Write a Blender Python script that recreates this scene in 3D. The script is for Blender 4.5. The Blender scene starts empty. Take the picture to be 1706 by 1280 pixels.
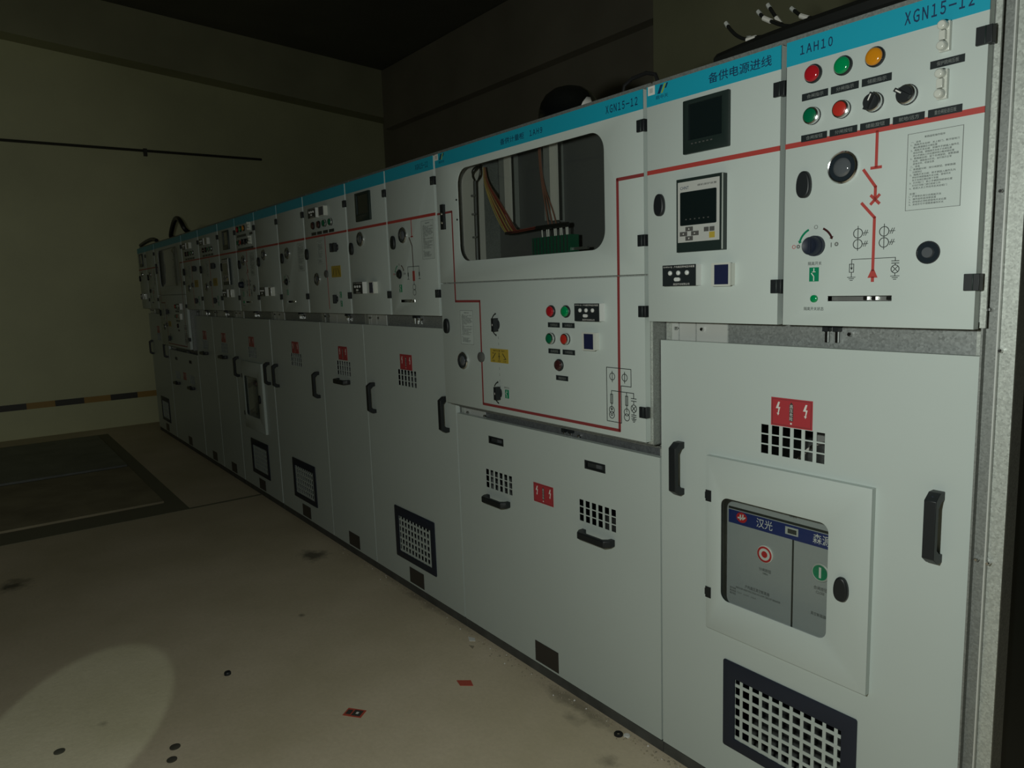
import bpy, bmesh, math, random
from mathutils import Vector, Matrix
random.seed(7)
SC = bpy.context.scene
COL = SC.collection

# ------------------------------------------------------------------ camera
cd = bpy.data.cameras.new('camera'); cam = bpy.data.objects.new('camera', cd); COL.objects.link(cam)
R_ = Vector((0.60021573, 0.79914479, -0.03329699)); U_ = Vector((-0.08805658, 0.10739887, 0.9903088))
F_ = Vector((-0.79497617, 0.5914669, -0.13483245)); C_ = Vector((0.62879, -1.66786, 1.58328))
cam.matrix_world = Matrix(((R_.x, U_.x, -F_.x, C_.x), (R_.y, U_.y, -F_.y, C_.y), (R_.z, U_.z, -F_.z, C_.z), (0, 0, 0, 1)))
cd.sensor_fit = 'HORIZONTAL'; cd.sensor_width = 36.0; cd.lens = 36.0 * 1208.0 / 1706.0
cd.clip_start = 0.02; cd.clip_end = 60
SC.camera = cam

# ------------------------------------------------------------------ world, lamps, exposure
w = bpy.data.worlds.new('world'); SC.world = w; w.use_nodes = True
w.node_tree.nodes['Background'].inputs[0].default_value = (0.75, 0.85, 0.6, 1)
w.node_tree.nodes['Background'].inputs[1].default_value = 0.0008
SC.view_settings.view_transform = 'Standard'; SC.view_settings.look = 'None'
SC.view_settings.gamma = 1.0; SC.view_settings.use_curve_mapping = False
SC.view_settings.exposure = 0.0


def lamp(name, kind, loc, power, color, target=None, **kw):
    d = bpy.data.lights.new(name, kind); d.energy = power; d.color = color
    o = bpy.data.objects.new(name, d); COL.objects.link(o); o.location = loc
    if target is not None:
        o.rotation_euler = (Vector(target) - Vector(loc)).to_track_quat('-Z', 'Y').to_euler()
    for k, v in kw.items(): setattr(d, k, v)
    return o


# hand lamp held beside the photographer, and an added spot imitating door-reflected light on the floor
lamp('hand_lamp', 'POINT', (0.20, -1.66, 1.66), 68, (0.94, 1.0, 0.93), shadow_soft_size=0.035)
lamp('added_spot', 'SPOT', (0.9, -2.9, 2.1), 88, (0.78, 1.0, 0.86), target=(-2.36, -1.52, 0.0), shadow_soft_size=0.01,
             spot_size=math.radians(9.0), spot_blend=0.2)
lamp('added_spot', 'SPOT', (0.9, -2.9, 1.9), 84, (1.0, 1.0, 0.92), target=(-9.45, -2.3, 1.5), shadow_soft_size=0.05,
     spot_size=math.radians(46), spot_blend=1.0)  # added fill spot that brightens the far wall, no real lamp there

# ------------------------------------------------------------------ materials
M = {}


def mat(key, col, rough=0.5, metal=0.0, spec=0.5, coat=0.0, bump=0.0, bscale=40.0, var=0.0, vscale=3.0, emit=None):
    m = bpy.data.materials.new(key); m.use_nodes = True
    nt = m.node_tree; b = nt.nodes['Principled BSDF']
    b.inputs['Base Color'].default_value = (*col, 1); b.inputs['Roughness'].default_value = rough
    b.inputs['Metallic'].default_value = metal; b.inputs['Specular IOR Level'].default_value = spec
    b.inputs['Coat Weight'].default_value = coat
    tc = nt.nodes.new('ShaderNodeTexCoord')
    if bump:
        n = nt.nodes.new('ShaderNodeTexNoise'); n.inputs['Scale'].default_value = bscale; n.inputs['Detail'].default_value = 4
        nt.links.new(tc.outputs['Object'], n.inputs['Vector'])
        bp = nt.nodes.new('ShaderNodeBump'); bp.inputs['Strength'].default_value = bump; bp.inputs['Distance'].default_value = 0.01
        nt.links.new(n.outputs['Fac'], bp.inputs['Height']); nt.links.new(bp.outputs['Normal'], b.inputs['Normal'])
    if var:
        n = nt.nodes.new('ShaderNodeTexNoise'); n.inputs['Scale'].default_value = vscale; n.inputs['Detail'].default_value = 5
        nt.links.new(tc.outputs['Object'], n.inputs['Vector'])
        r = nt.nodes.new('ShaderNodeValToRGB')
        r.color_ramp.elements[0].position = 0.3; r.color_ramp.elements[1].position = 0.7
        r.color_ramp.elements[0].color = (*[c * (1 - var) for c in col], 1)
        r.color_ramp.elements[1].color = (*[min(1, c * (1 + var)) for c in col], 1)
        nt.links.new(n.outputs['Fac'], r.inputs['Fac']); nt.links.new(r.outputs['Color'], b.inputs['Base Color'])
    if emit:
        b.inputs['Emission Color'].default_value = (*emit[0], 1); b.inputs['Emission Strength'].default_value = emit[1]
    M[key] = m
    return m


mat('panel_paint', (0.545, 0.61, 0.58), 0.42, spec=0.4, var=0.02, vscale=2.0)
mat('frame_paint', (0.50, 0.52, 0.50), 0.45)
mat('header_blue', (0.012, 0.36, 0.50), 0.4)
mat('ink_blue', (0.008, 0.035, 0.10), 0.5)
mat('ink_black', (0.02, 0.025, 0.022), 0.5)
mat('ink_grey', (0.16, 0.17, 0.16), 0.6)
mat('bus_red', (0.44, 0.055, 0.045), 0.5)
mat('bus_dark', (0.27, 0.045, 0.045), 0.5)
mat('sign_red', (0.45, 0.045, 0.055), 0.4)
mat('sign_white', (0.75, 0.74, 0.70), 0.5)
mat('sign_yellow', (0.46, 0.34, 0.05), 0.45)
mat('sign_green', (0.0, 0.22, 0.10), 0.4)
mat('black_plastic', (0.012, 0.015, 0.017), 0.45)
mat('navy_plastic', (0.012, 0.018, 0.035), 0.5)
mat('matt_black', (0.006, 0.006, 0.006), 0.75)
mat('label_black', (0.018, 0.024, 0.026), 0.4)
mat('label_ink', (0.20, 0.22, 0.21), 0.6)
mat('lens_red', (0.42, 0.012, 0.02), 0.12, coat=0.6)
mat('lens_green', (0.0, 0.27, 0.085), 0.12, coat=0.6)
mat('lens_amber', (0.66, 0.25, 0.01), 0.12, coat=0.6)
mat('lens_brown', (0.055, 0.018, 0.018), 0.15, coat=0.6)
mat('button_green', (0.0, 0.14, 0.06), 0.3)
mat('button_red', (0.48, 0.03, 0.02), 0.3)
mat('chrome', (0.75, 0.75, 0.75), 0.16, metal=1.0)
mat('zinc', (0.62, 0.63, 0.60), 0.32, metal=0.9)
mat('tab_steel', (0.62, 0.64, 0.61), 0.38, metal=0.2)
mat('clear_plastic', (0.62, 0.64, 0.58), 0.18, coat=0.5)
mat('white_plastic', (0.70, 0.72, 0.70), 0.35)
mat('dark_glass', (0.02, 0.028, 0.035), 0.06, coat=1.0)
mat('dome_grey', (0.10, 0.11, 0.12), 0.08, coat=1.0)
mat('black_gloss', (0.004, 0.005, 0.005), 0.12)
mat('screen', (0.008, 0.014, 0.014), 0.12, coat=0.5)
mat('bezel', (0.016, 0.028, 0.025), 0.4)
mat('lcd_blue', (0.02, 0.025, 0.07), 0.15, coat=0.5)
mat('key_grey', (0.09, 0.09, 0.085), 0.5)
mat('device_grey', (0.50, 0.51, 0.48), 0.45)
mat('breaker_grey', (0.38, 0.40, 0.40), 0.45)
mat('breaker_blue', (0.012, 0.03, 0.16), 0.35)
mat('breaker_red', (0.55, 0.02, 0.025), 0.35)
mat('breaker_green', (0.0, 0.24, 0.11), 0.35)
mat('inner_plate', (0.11, 0.112, 0.107), 0.5)
mat('inner_steel', (0.30, 0.31, 0.29), 0.45, metal=0.2)
mat('white_rail', (0.62, 0.60, 0.54), 0.4)
mat('wire_yellow', (0.46, 0.34, 0.10), 0.45)
mat('wire_red', (0.26, 0.045, 0.03), 0.45)
mat('wire_brown', (0.20, 0.09, 0.06), 0.45)
mat('wire_black', (0.01, 0.011, 0.01), 0.4)
mat('terminal_green', (0.01, 0.10, 0.05), 0.45)
mat('ferrule', (0.72, 0.70, 0.64), 0.45)
mat('logo_lime', (0.30, 0.42, 0.05), 0.4)
mat('plate_dark', (0.045, 0.04, 0.038), 0.35, metal=0.3)
mat('inside_dark', (0.03, 0.035, 0.033), 0.7)
mat('blue_cloth', (0.02, 0.05, 0.14), 0.6)
mat('end_dark_sheet', (0.010, 0.018, 0.015), 0.55)
mat('plinth_paint', (0.075, 0.078, 0.072), 0.6, var=0.3, vscale=9)
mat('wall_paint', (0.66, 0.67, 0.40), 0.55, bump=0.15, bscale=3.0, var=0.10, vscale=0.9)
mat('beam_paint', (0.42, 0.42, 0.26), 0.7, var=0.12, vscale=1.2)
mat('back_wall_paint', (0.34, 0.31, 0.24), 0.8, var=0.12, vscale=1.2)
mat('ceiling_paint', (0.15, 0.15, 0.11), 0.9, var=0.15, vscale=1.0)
mat('conduit', (0.05, 0.05, 0.035), 0.5)
mat('tape_yellow', (0.42, 0.25, 0.05), 0.5)
mat('tape_black', (0.045, 0.042, 0.03), 0.5)
mat('cover_rust', (0.30, 0.26, 0.17), 0.8, bump=0.2, bscale=25, var=0.25, vscale=2.5)
mat('cover_steel', (0.14, 0.15, 0.135), 0.5, metal=0.3, bump=0.2, bscale=40, var=0.25, vscale=3)
mat('pit_edge', (0.19, 0.18, 0.12), 0.8)
mat('plug_dark', (0.06, 0.055, 0.04), 0.8)
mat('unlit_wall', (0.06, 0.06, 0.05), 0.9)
mat('debris', (0.34, 0.30, 0.22), 0.9, var=0.4, vscale=40)
mat('card_red', (0.48, 0.075, 0.045), 0.5)
mat('card_dark', (0.05, 0.045, 0.04), 0.5)
mat('card_orange', (0.55, 0.17, 0.06), 0.5)


def galv(key, col, rough, scale):
    m = mat(key, col, rough, metal=0.35, spec=0.5)
    nt = m.node_tree; b = nt.nodes['Principled BSDF']
    tc = nt.nodes.new('ShaderNodeTexCoord'); v = nt.nodes.new('ShaderNodeTexVoronoi'); v.inputs['Scale'].default_value = scale
    nt.links.new(tc.outputs['Object'], v.inputs['Vector'])
    bw = nt.nodes.new('ShaderNodeSeparateColor'); nt.links.new(v.outputs['Color'], bw.inputs[0])
    r = nt.nodes.new('ShaderNodeValToRGB')
    r.color_ramp.elements[0].color = (*[c * 0.82 for c in col], 1); r.color_ramp.elements[1].color = (*[min(1, c * 1.14) for c in col], 1)
    nt.links.new(bw.outputs[0], r.inputs['Fac']); nt.links.new(r.outputs['Color'], b.inputs['Base Color'])
    mr = nt.nodes.new('ShaderNodeMapRange'); mr.inputs['To Min'].default_value = rough - 0.08; mr.inputs['To Max'].default_value = rough + 0.12
    nt.links.new(bw.outputs[1], mr.inputs['Value']); nt.links.new(mr.outputs['Result'], b.inputs['Roughness'])


galv('galvanised', (0.50, 0.53, 0.49), 0.42, 260.0)
galv('rail_steel', (0.30, 0.32, 0.31), 0.42, 200.0)
galv('rail_shaded', (0.15, 0.16, 0.165), 0.55, 120.0)  # shade under the overhanging metering door put into the rail colour
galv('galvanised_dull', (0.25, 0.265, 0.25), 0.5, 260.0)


def glass_mat():
    m = bpy.data.materials.new('pane_glass'); m.use_nodes = True; nt = m.node_tree
    nt.nodes.remove(nt.nodes['Principled BSDF'])
    t = nt.nodes.new('ShaderNodeBsdfTransparent'); t.inputs[0].default_value = (0.93, 0.95, 0.94, 1)
    g = nt.nodes.new('ShaderNodeBsdfGlossy'); g.inputs['Roughness'].default_value = 0.03
    lw = nt.nodes.new('ShaderNodeLayerWeight'); lw.inputs['Blend'].default_value = 0.5
    pw = nt.nodes.new('ShaderNodeMath'); pw.operation = 'POWER'; pw.inputs[1].default_value = 4.0
    nt.links.new(lw.outputs['Facing'], pw.inputs[0])
    fr = nt.nodes.new('ShaderNodeMapRange'); fr.inputs['To Min'].default_value = 0.03; fr.inputs['To Max'].default_value = 0.7
    nt.links.new(pw.outputs[0], fr.inputs['Value'])
    mx = nt.nodes.new('ShaderNodeMixShader')
    nt.links.new(fr.outputs[0], mx.inputs[0]); nt.links.new(t.outputs[0], mx.inputs[1]); nt.links.new(g.outputs[0], mx.inputs[2])
    nt.links.new(mx.outputs[0], nt.nodes['Material Output'].inputs['Surface'])
    M['pane_glass'] = m


glass_mat()


def floor_mat():
    m = mat('floor_concrete', (0.34, 0.31, 0.235), 0.62)
    nt = m.node_tree; b = nt.nodes['Principled BSDF']
    tc = nt.nodes.new('ShaderNodeTexCoord')

    def noise(scale, detail=6, rough=0.6):
        n = nt.nodes.new('ShaderNodeTexNoise'); n.inputs['Scale'].default_value = scale; n.inputs['Detail'].default_value = detail
        n.inputs['Roughness'].default_value = rough; nt.links.new(tc.outputs['Object'], n.inputs['Vector']); return n

    def ramp(src, p0, c0, p1, c1):
        r = nt.nodes.new('ShaderNodeValToRGB'); r.color_ramp.elements[0].position = p0; r.color_ramp.elements[1].position = p1
        r.color_ramp.elements[0].color = (*c0, 1); r.color_ramp.elements[1].color = (*c1, 1)
        nt.links.new(src, r.inputs['Fac']); return r

    def mix(a, bcol, fac):
        x = nt.nodes.new('ShaderNodeMix'); x.data_type = 'RGBA'
        nt.links.new(a, x.inputs[6])
        if isinstance(bcol, tuple): x.inputs[7].default_value = (*bcol, 1)
        else: nt.links.new(bcol, x.inputs[7])
        nt.links.new(fac, x.inputs[0]); return x.outputs[2]

    col = ramp(noise(1.3).outputs['Fac'], 0.3, (0.54, 0.46, 0.31), 0.72, (0.72, 0.61, 0.46)).outputs['Color']
    fine = ramp(noise(60, 3).outputs['Fac'], 0.35, (0, 0, 0), 0.75, (0.22, 0.22, 0.22)).outputs['Color']
    col = mix(col, (0.40, 0.34, 0.24), fine)
    # worn stains: centre, radii, darkness
    for (x, y, rx, ry, k) in ((-3.50, -0.14, 0.26, 0.20, 0.8), (-4.20, -1.62, 0.26, 0.24, 0.85), (-1.30, 0.02, 0.6, 0.10, 0.5),
                              (-1.25, -0.05, 0.16, 0.09, 0.45), (-2.5, 0.05, 1.0, 0.10, 0.4), (-0.98, -0.12, 0.12, 0.10, 0.5), (-2.75, -0.5, 0.05, 0.04, 0.6), (-2.35, -1.42, 0.06, 0.05, 0.35)):
        mp = nt.nodes.new('ShaderNodeMapping'); mp.vector_type = 'TEXTURE'
        mp.inputs['Location'].default_value = (x, y, 0); mp.inputs['Scale'].default_value = (rx, ry, 1)
        nt.links.new(tc.outputs['Object'], mp.inputs['Vector'])
        ln = nt.nodes.new('ShaderNodeVectorMath'); ln.operation = 'LENGTH'; nt.links.new(mp.outputs[0], ln.inputs[0])
        ad = nt.nodes.new('ShaderNodeMath'); ad.operation = 'ADD'; nt.links.new(ln.outputs['Value'], ad.inputs[0])
        nn = nt.nodes.new('ShaderNodeMath'); nn.operation = 'MULTIPLY'; nn.inputs[1].default_value = 1.1
        nt.links.new(noise(9, 5, 0.7).outputs['Fac'], nn.inputs[0]); nt.links.new(nn.outputs[0], ad.inputs[1])
        rr = ramp(ad.outputs[0], 0.75, (k, k, k), 1.35 if False else 1.0, (0, 0, 0))
        rr.color_ramp.elements[0].position = 0.62
        col = mix(col, (0.06, 0.055, 0.04), rr.outputs['Color'])
    nt.links.new(col, b.inputs['Base Color'])
    bp = nt.nodes.new('ShaderNodeBump'); bp.inputs['Strength'].default_value = 0.15; bp.inputs['Distance'].default_value = 0.01
    nt.links.new(noise(35, 6).outputs['Fac'], bp.inputs['Height']); nt.links.new(bp.outputs['Normal'], b.inputs['Normal'])


floor_mat()


# ------------------------------------------------------------------ mesh helpers
class MB:
    def __init__(self):
        self.bm = bmesh.new(); self.mats = []

    def mi(self, key):
        if key not in self.mats: self.mats.append(key)
        return self.mats.index(key)

    def box(self, x0, x1, y0, y1, z0, z1, key):
        i = self.mi(key)
        v = [self.bm.verts.new(p) for p in ((x0, y0, z0), (x1, y0, z0), (x1, y1, z0), (x0, y1, z0), (x0, y0, z1), (x1, y0, z1), (x1, y1, z1), (x0, y1, z1))]
        for f in ((3, 2, 1, 0), (4, 5, 6, 7), (0, 1, 5, 4), (1, 2, 6, 5), (2, 3, 7, 6), (3, 0, 4, 7)):
            self.bm.faces.new([v[k] for k in f]).material_index = i
        return self

    def prism(self, poly, y0, y1, key, axes='xz'):
        """polygon in two axes, pushed along the third between y0 and y1"""
        i = self.mi(key)

        def P(a, b, t):
            return {'xz': (a, t, b), 'yz': (t, a, b), 'xy': (a, b, t)}[axes]
        n = len(poly)
        A = [self.bm.verts.new(P(a, b, y0)) for a, b in poly]; B = [self.bm.verts.new(P(a, b, y1)) for a, b in poly]
        self.bm.faces.new(A).material_index = i; self.bm.faces.new(B[::-1]).material_index = i
        for k in range(n):
            self.bm.faces.new((A[k], A[(k + 1) % n], B[(k + 1) % n], B[k])).material_index = i
        return self

    def line(self, pts, wid, key, y=-0.0002, t=0.0006):
        for (a, b) in zip(pts[:-1], pts[1:]):
            d = Vector((b[0] - a[0], b[1] - a[1])); L = d.length
            if L < 1e-6: continue
            d /= L; n = Vector((-d.y, d.x)) * wid / 2; e = d * wid * 0.35
            a_ = Vector(a) - e; b_ = Vector(b) + e
            self.prism([tuple(a_ + n), tuple(b_ + n), tuple(b_ - n), tuple(a_ - n)], y - t, y, key)
        return self

    def lathe(self, cx, cz, prof, key, seg=24, sx=1.0, sz=1.0):
        """profile of (radius, y) turned about an axis along y; key is one name or one per band"""
        rings = []
        for r, y in prof:
            if r < 1e-6: rings.append([self.bm.verts.new((cx, y, cz))])
            else: rings.append([self.bm.verts.new((cx + sx * r * math.cos(2 * math.pi * k / seg), y, cz + sz * r * math.sin(2 * math.pi * k / seg))) for k in range(seg)])
        for q, (a, b) in enumerate(zip(rings[:-1], rings[1:])):
            i = self.mi(key if isinstance(key, str) else key[q])
            for k in range(seg):
                k2 = (k + 1) % seg
                if len(a) == 1 and len(b) == 1: continue
                if len(a) == 1: f = (a[0], b[k], b[k2])
                elif len(b) == 1: f = (a[k], b[0], a[k2])
                else: f = (a[k], b[k], b[k2], a[k2])
                fc = self.bm.faces.new(f); fc.material_index = i; fc.smooth = True
        return self

    def ring(self, cx, cz, r, wid, key, y=-0.0002, t=0.0006, seg=24, a0=0.0, a1=360.0):
        i = self.mi(key); full = abs(a1 - a0) >= 359.9; n = seg if full else seg + 1
        vs = []
        for k in range(n):
            a = math.radians(a0 + (a1 - a0) * k / seg)
            vs.append([self.bm.verts.new((cx + q * math.cos(a), yy, cz + q * math.sin(a))) for q, yy in ((r - wid / 2, y - t), (r + wid / 2, y - t), (r + wid / 2, y), (r - wid / 2, y))])
        for k in range(n if full else n - 1):
            a, b = vs[k], vs[(k + 1) % n]
            for e in range(4): self.bm.faces.new((a[e], b[e], b[(e + 1) % 4], a[(e + 1) % 4])).material_index = i
        if not full:
            self.bm.faces.new(vs[0]).material_index = i; self.bm.faces.new(vs[-1][::-1]).material_index = i
        return self

    def tube(self, pts, r, key, seg=8, smooth=2):
        pts = [Vector(p) for p in pts]
        for _ in range(smooth):
            q = [pts[0]]
            for a, b in zip(pts[:-1], pts[1:]): q += [a * 0.75 + b * 0.25, a * 0.25 + b * 0.75]
            pts = q + [pts[-1]]
        i = self.mi(key); rings = []; up = Vector((0.13, 0.31, 0.94))
        for k, p in enumerate(pts):
            t = (pts[min(k + 1, len(pts) - 1)] - pts[max(k - 1, 0)]).normalized()
            n = (up - t * up.dot(t))
            if n.length < 1e-4: n = Vector((1, 0, 0)) - t * t.x
            n.normalize(); up = n; b = t.cross(n)
            rings.append([self.bm.verts.new(p + (n * math.cos(2 * math.pi * s / seg) + b * math.sin(2 * math.pi * s / seg)) * r) for s in range(seg)])
        for a, b in zip(rings[:-1], rings[1:]):
            for s in range(seg):
                f = self.bm.faces.new((a[s], a[(s + 1) % seg], b[(s + 1) % seg], b[s])); f.material_index = i; f.smooth = True
        self.bm.faces.new(rings[0][::-1]).material_index = i; self.bm.faces.new(rings[-1]).material_index = i
        return self

    def merge(self, me, mtx, key, smooth=False):
        i = self.mi(key); n0 = len(self.bm.faces); v0 = len(self.bm.verts)
        self.bm.from_mesh(me); self.bm.verts.ensure_lookup_table(); self.bm.faces.ensure_lookup_table()
        for v in self.bm.verts[v0:]: v.co = mtx @ v.co
        for f in self.bm.faces[n0:]: f.material_index = i; f.smooth = smooth
        return self

    def text(self, s, x0, x1, z0, z1, key, y=-0.0006, sp=1.0, bold=0.0):
        """lettering fitted to a rectangle on a surface that faces -y"""
        c = bpy.data.curves.new('lettering', 'FONT'); c.body = s; c.size = 1.0; c.resolution_u = 2; c.space_character = sp; c.offset = bold
        o = bpy.data.objects.new('lettering', c); me = o.to_mesh()
        if me and len(me.vertices):
            xs = [v.co.x for v in me.vertices]; ys = [v.co.y for v in me.vertices]
            sx = (x1 - x0) / max(1e-6, max(xs) - min(xs)); sz = (z1 - z0) / max(1e-6, max(ys) - min(ys))
            m = Matrix(((sx, 0, 0, x0 - sx * min(xs)), (0, 0, 1, y), (0, sz, 0, z0 - sz * min(ys)), (0, 0, 0, 1)))
            self.merge(me, m, key)
        o.to_mesh_clear(); bpy.data.objects.remove(o); bpy.data.curves.remove(c)
        return self

    def sheet(self, outer, holes, yf, t, key, bev=0.002):
        """sheet-metal panel with cut-outs, front face at yf, thickness t, rounded edges"""
        c = bpy.data.curves.new('sheet', 'CURVE'); c.dimensions = '2D'; c.fill_mode = 'BOTH'
        c.extrude = t / 2 - bev; c.bevel_depth = bev; c.bevel_resolution = 1; c.offset = -bev
        for r in [outer] + holes:
            s = c.splines.new('POLY'); s.points.add(len(r) - 1); s.use_cyclic_u = True
            for p, q in zip(s.points, r): p.co = (q[0], q[1], 0, 1)
        o = bpy.data.objects.new('sheet', c); me = o.to_mesh()
        self.merge(me, Matrix(((1, 0, 0, 0), (0, 0, -1, yf + t / 2), (0, 1, 0, 0), (0, 0, 0, 1))), key)
        o.to_mesh_clear(); bpy.data.objects.remove(o); bpy.data.curves.remove(c)
        return self

    def punched(self, outer, holes, yf, t, key):
        """sheet-metal panel with rectangular cut-outs only"""
        def ext(r): return (min(p[0] for p in r), max(p[0] for p in r), min(p[1] for p in r), max(p[1] for p in r))
        i = self.mi(key); o = ext(outer); H = [ext(h) for h in holes]
        xs = sorted({round(v, 6) for r in [o] + H for v in r[:2]}); zs = sorted({round(v, 6) for r in [o] + H for v in r[2:]})
        nx, nz = len(xs) - 1, len(zs) - 1; vc = {}

        def solid(a, c):
            if not (0 <= a < nx and 0 <= c < nz): return False
            mx, mz = (xs[a] + xs[a + 1]) / 2, (zs[c] + zs[c + 1]) / 2
            return not any(h[0] < mx < h[1] and h[2] < mz < h[3] for h in H)

        def V(a, c, k):
            if (a, c, k) not in vc: vc[(a, c, k)] = self.bm.verts.new((xs[a], yf + k * t, zs[c]))
            return vc[(a, c, k)]

        def F(*v): self.bm.faces.new(v).material_index = i
        for a in range(nx):
            for c in range(nz):
                if not solid(a, c): continue
                F(V(a, c, 0), V(a + 1, c, 0), V(a + 1, c + 1, 0), V(a, c + 1, 0)); F(V(a, c, 1), V(a, c + 1, 1), V(a + 1, c + 1, 1), V(a + 1, c, 1))
                if not solid(a - 1, c): F(V(a, c, 0), V(a, c + 1, 0), V(a, c + 1, 1), V(a, c, 1))
                if not solid(a + 1, c): F(V(a + 1, c, 0), V(a + 1, c, 1), V(a + 1, c + 1, 1), V(a + 1, c + 1, 0))
                if not solid(a, c - 1): F(V(a, c, 0), V(a, c, 1), V(a + 1, c, 1), V(a + 1, c, 0))
                if not solid(a, c + 1): F(V(a, c + 1, 0), V(a + 1, c + 1, 0), V(a + 1, c + 1, 1), V(a, c + 1, 1))
        return self

    def folded(self, x0, x1, z0, z1, yf, d, key, t=0.0015):
        """edges of a sheet-metal door folded back by d"""
        self.box(x0, x0 + t, yf, yf + d, z0, z1, key).box(x1 - t, x1, yf, yf + d, z0, z1, key)
        return self.box(x0 + t, x1 - t, yf, yf + d, z0, z0 + t, key).box(x0 + t, x1 - t, yf, yf + d, z1 - t, z1, key)

    def build(self, name, parent=None, bevel=0.0, recalc=True, angle=40):
        bmesh.ops.remove_doubles(self.bm, verts=self.bm.verts, dist=1e-6)
        if recalc: bmesh.ops.recalc_face_normals(self.bm, faces=self.bm.faces)
        me = bpy.data.meshes.new(name); self.bm.to_mesh(me); self.bm.free()
        for k in self.mats: me.materials.append(M[k])
        me.set_sharp_from_angle(angle=math.radians(angle))
        o = bpy.data.objects.new(name, me); COL.objects.link(o)
        if parent is not None: o.parent = parent
        if bevel:
            md = o.modifiers.new('edge', 'BEVEL'); md.width = bevel; md.segments = 2; md.limit_method = 'ANGLE'
        return o


def rect(x0, x1, z0, z1): return [(x0, z0), (x1, z0), (x1, z1), (x0, z1)]


def rrect(x0, x1, z0, z1, r, n=6):
    out = []
    for cx, cz, a in ((x1 - r, z0 + r, -90), (x1 - r, z1 - r, 0), (x0 + r, z1 - r, 90), (x0 + r, z0 + r, 180)):
        for k in range(n + 1):
            t = math.radians(a + 90 * k / n); out.append((cx + r * math.cos(t), cz + r * math.sin(t)))
    return out


def circ(cx, cz, r, n=24): return [(cx + r * math.cos(2 * math.pi * k / n), cz + r * math.sin(2 * math.pi * k / n)) for k in range(n)]


def thing(name, label, cat, loc=(0, 0, 0), group=None):
    o = bpy.data.objects.new(name, None); COL.objects.link(o); o.location = loc; o.empty_display_size = 0.2
    o['label'] = label; o['category'] = cat
    if group: o['group'] = group
    return o


def tag(o, label, cat, group=None, kind=None):
    o['label'] = label; o['category'] = cat
    if group: o['group'] = group
    if kind: o['kind'] = kind
    return o


def struct(o): o['kind'] = 'structure'; return o


def copy_tree(o, parent=None, skip=()):
    c = o.copy(); COL.objects.link(c)
    if parent is not None: c.parent = parent
    for ch in list(o.children):
        if ch.name.split('.')[0] not in skip and not ch.get('only_here'): copy_tree(ch, c, skip)
    return c


# ------------------------------------------------------------------ fittings (each a sub-part of a door)
ZT, ZB, ZR, ZU = 2.145, 2.088, 1.900, 1.460          # door top, header band, red line, door bottom
YL = 0.055                                           # the lower doors sit back from the upper ones
OB = []


def only(o):
    for q in (o if isinstance(o, list) else [o]): q['only_here'] = 1; OB.append(q)
    return o


def header(door, x0, x1):
    return MB().box(x0, x1, -0.0008, 0.002, ZB, ZT - 0.0005, 'header_blue').build('header_band', door)


def letters(door, items, name='lettering', y=-0.0012):
    if name == 'header_lettering':               # narrow, evenly spaced characters
        wide = lambda s: ''.join(chr(ord(c) + 0xFEE0) if 33 <= ord(c) < 127 else c for c in s)
        return [MB().text(wide(s) if s.isascii() else s, x0, x1, z0, z1, k, y, 0.82 if s.isascii() else 1.0, 0.016 if s.isascii() else 0.006).build(name, door, recalc=False) for s, x0, x1, z0, z1, k in items]
    return [MB().text(s, x0, x1, z0, z1, k, y).build(name, door, recalc=False) for s, x0, x1, z0, z1, k in items]


def hinge(door, x, z, h=0.035, y=0.0):
    return MB().box(x - 0.021, x + 0.009, y - 0.007, y + 0.012, z - h / 2, z + h / 2, 'black_plastic').box(x - 0.0045, x - 0.002, y - 0.0085, y - 0.005, z - h / 2, z + h / 2, 'bezel').build('hinge', door, bevel=0.0012)


def latch(door, x, z, y=0.0):
    pts = []
    for k in range(28):
        a = 2 * math.pi * k / 28; c, s = math.cos(a), math.sin(a)
        pts.append((x + 0.0185 * math.copysign(abs(c) ** 0.85, c) * (1.0 - 0.10 * s), z + 0.032 * math.copysign(abs(s) ** 0.9, s)))
    b = MB().prism(pts, y - 0.014, y, 'black_plastic')
    return b.build('latch_knob', door, bevel=0.004)


def pilot(door, x, z, lens, y=0.0):
    return MB().lathe(x, z, [(0.0215, y), (0.0215, y - 0.006), (0.0195, y - 0.008), (0.0185, y - 0.008), (0.0185, y - 0.011), (0.0165, y - 0.0135), (0.010, y - 0.0150), (0, y - 0.0154)],
                      ['black_plastic', 'black_plastic', 'black_plastic', lens, lens, lens, lens]).build('indicator_lamp', door)


def push(door, x, z, cap, y=0.0):
    return MB().lathe(x, z, [(0.0205, y), (0.0205, y - 0.004), (0.0200, y - 0.004), (0.0195, y - 0.012), (0.0165, y - 0.0135), (0.0160, y - 0.012), (0.0160, y - 0.0155), (0.0145, y - 0.0165), (0, y - 0.0165)],
                      ['black_plastic', 'black_plastic', 'chrome', 'chrome', 'chrome', cap, cap, cap]).build('push_button', door)


def rotary(door, x, z, ang, y=0.0):
    b = MB().lathe(x, z, [(0.0215, y), (0.0215, y - 0.004), (0.0205, y - 0.004), (0.0200, y - 0.012), (0.0175, y - 0.0135), (0.0170, y - 0.019), (0.0155, y - 0.0205), (0, y - 0.0205)],
                   ['black_plastic', 'black_plastic', 'chrome', 'chrome', 'black_plastic', 'black_plastic', 'black_plastic'])
    c, s = math.cos(ang), math.sin(ang)
    b.line([(x - 0.016 * c, z - 0.016 * s), (x + 0.016 * c, z + 0.016 * s)], 0.008, 'black_plastic', y - 0.0205, 0.009)
    b.line([(x + 0.002 * c, z + 0.002 * s), (x + 0.014 * c, z + 0.014 * s)], 0.0028, 'sign_white', y - 0.0296, 0.0004)
    return b.build('selector_switch', door)


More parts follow.
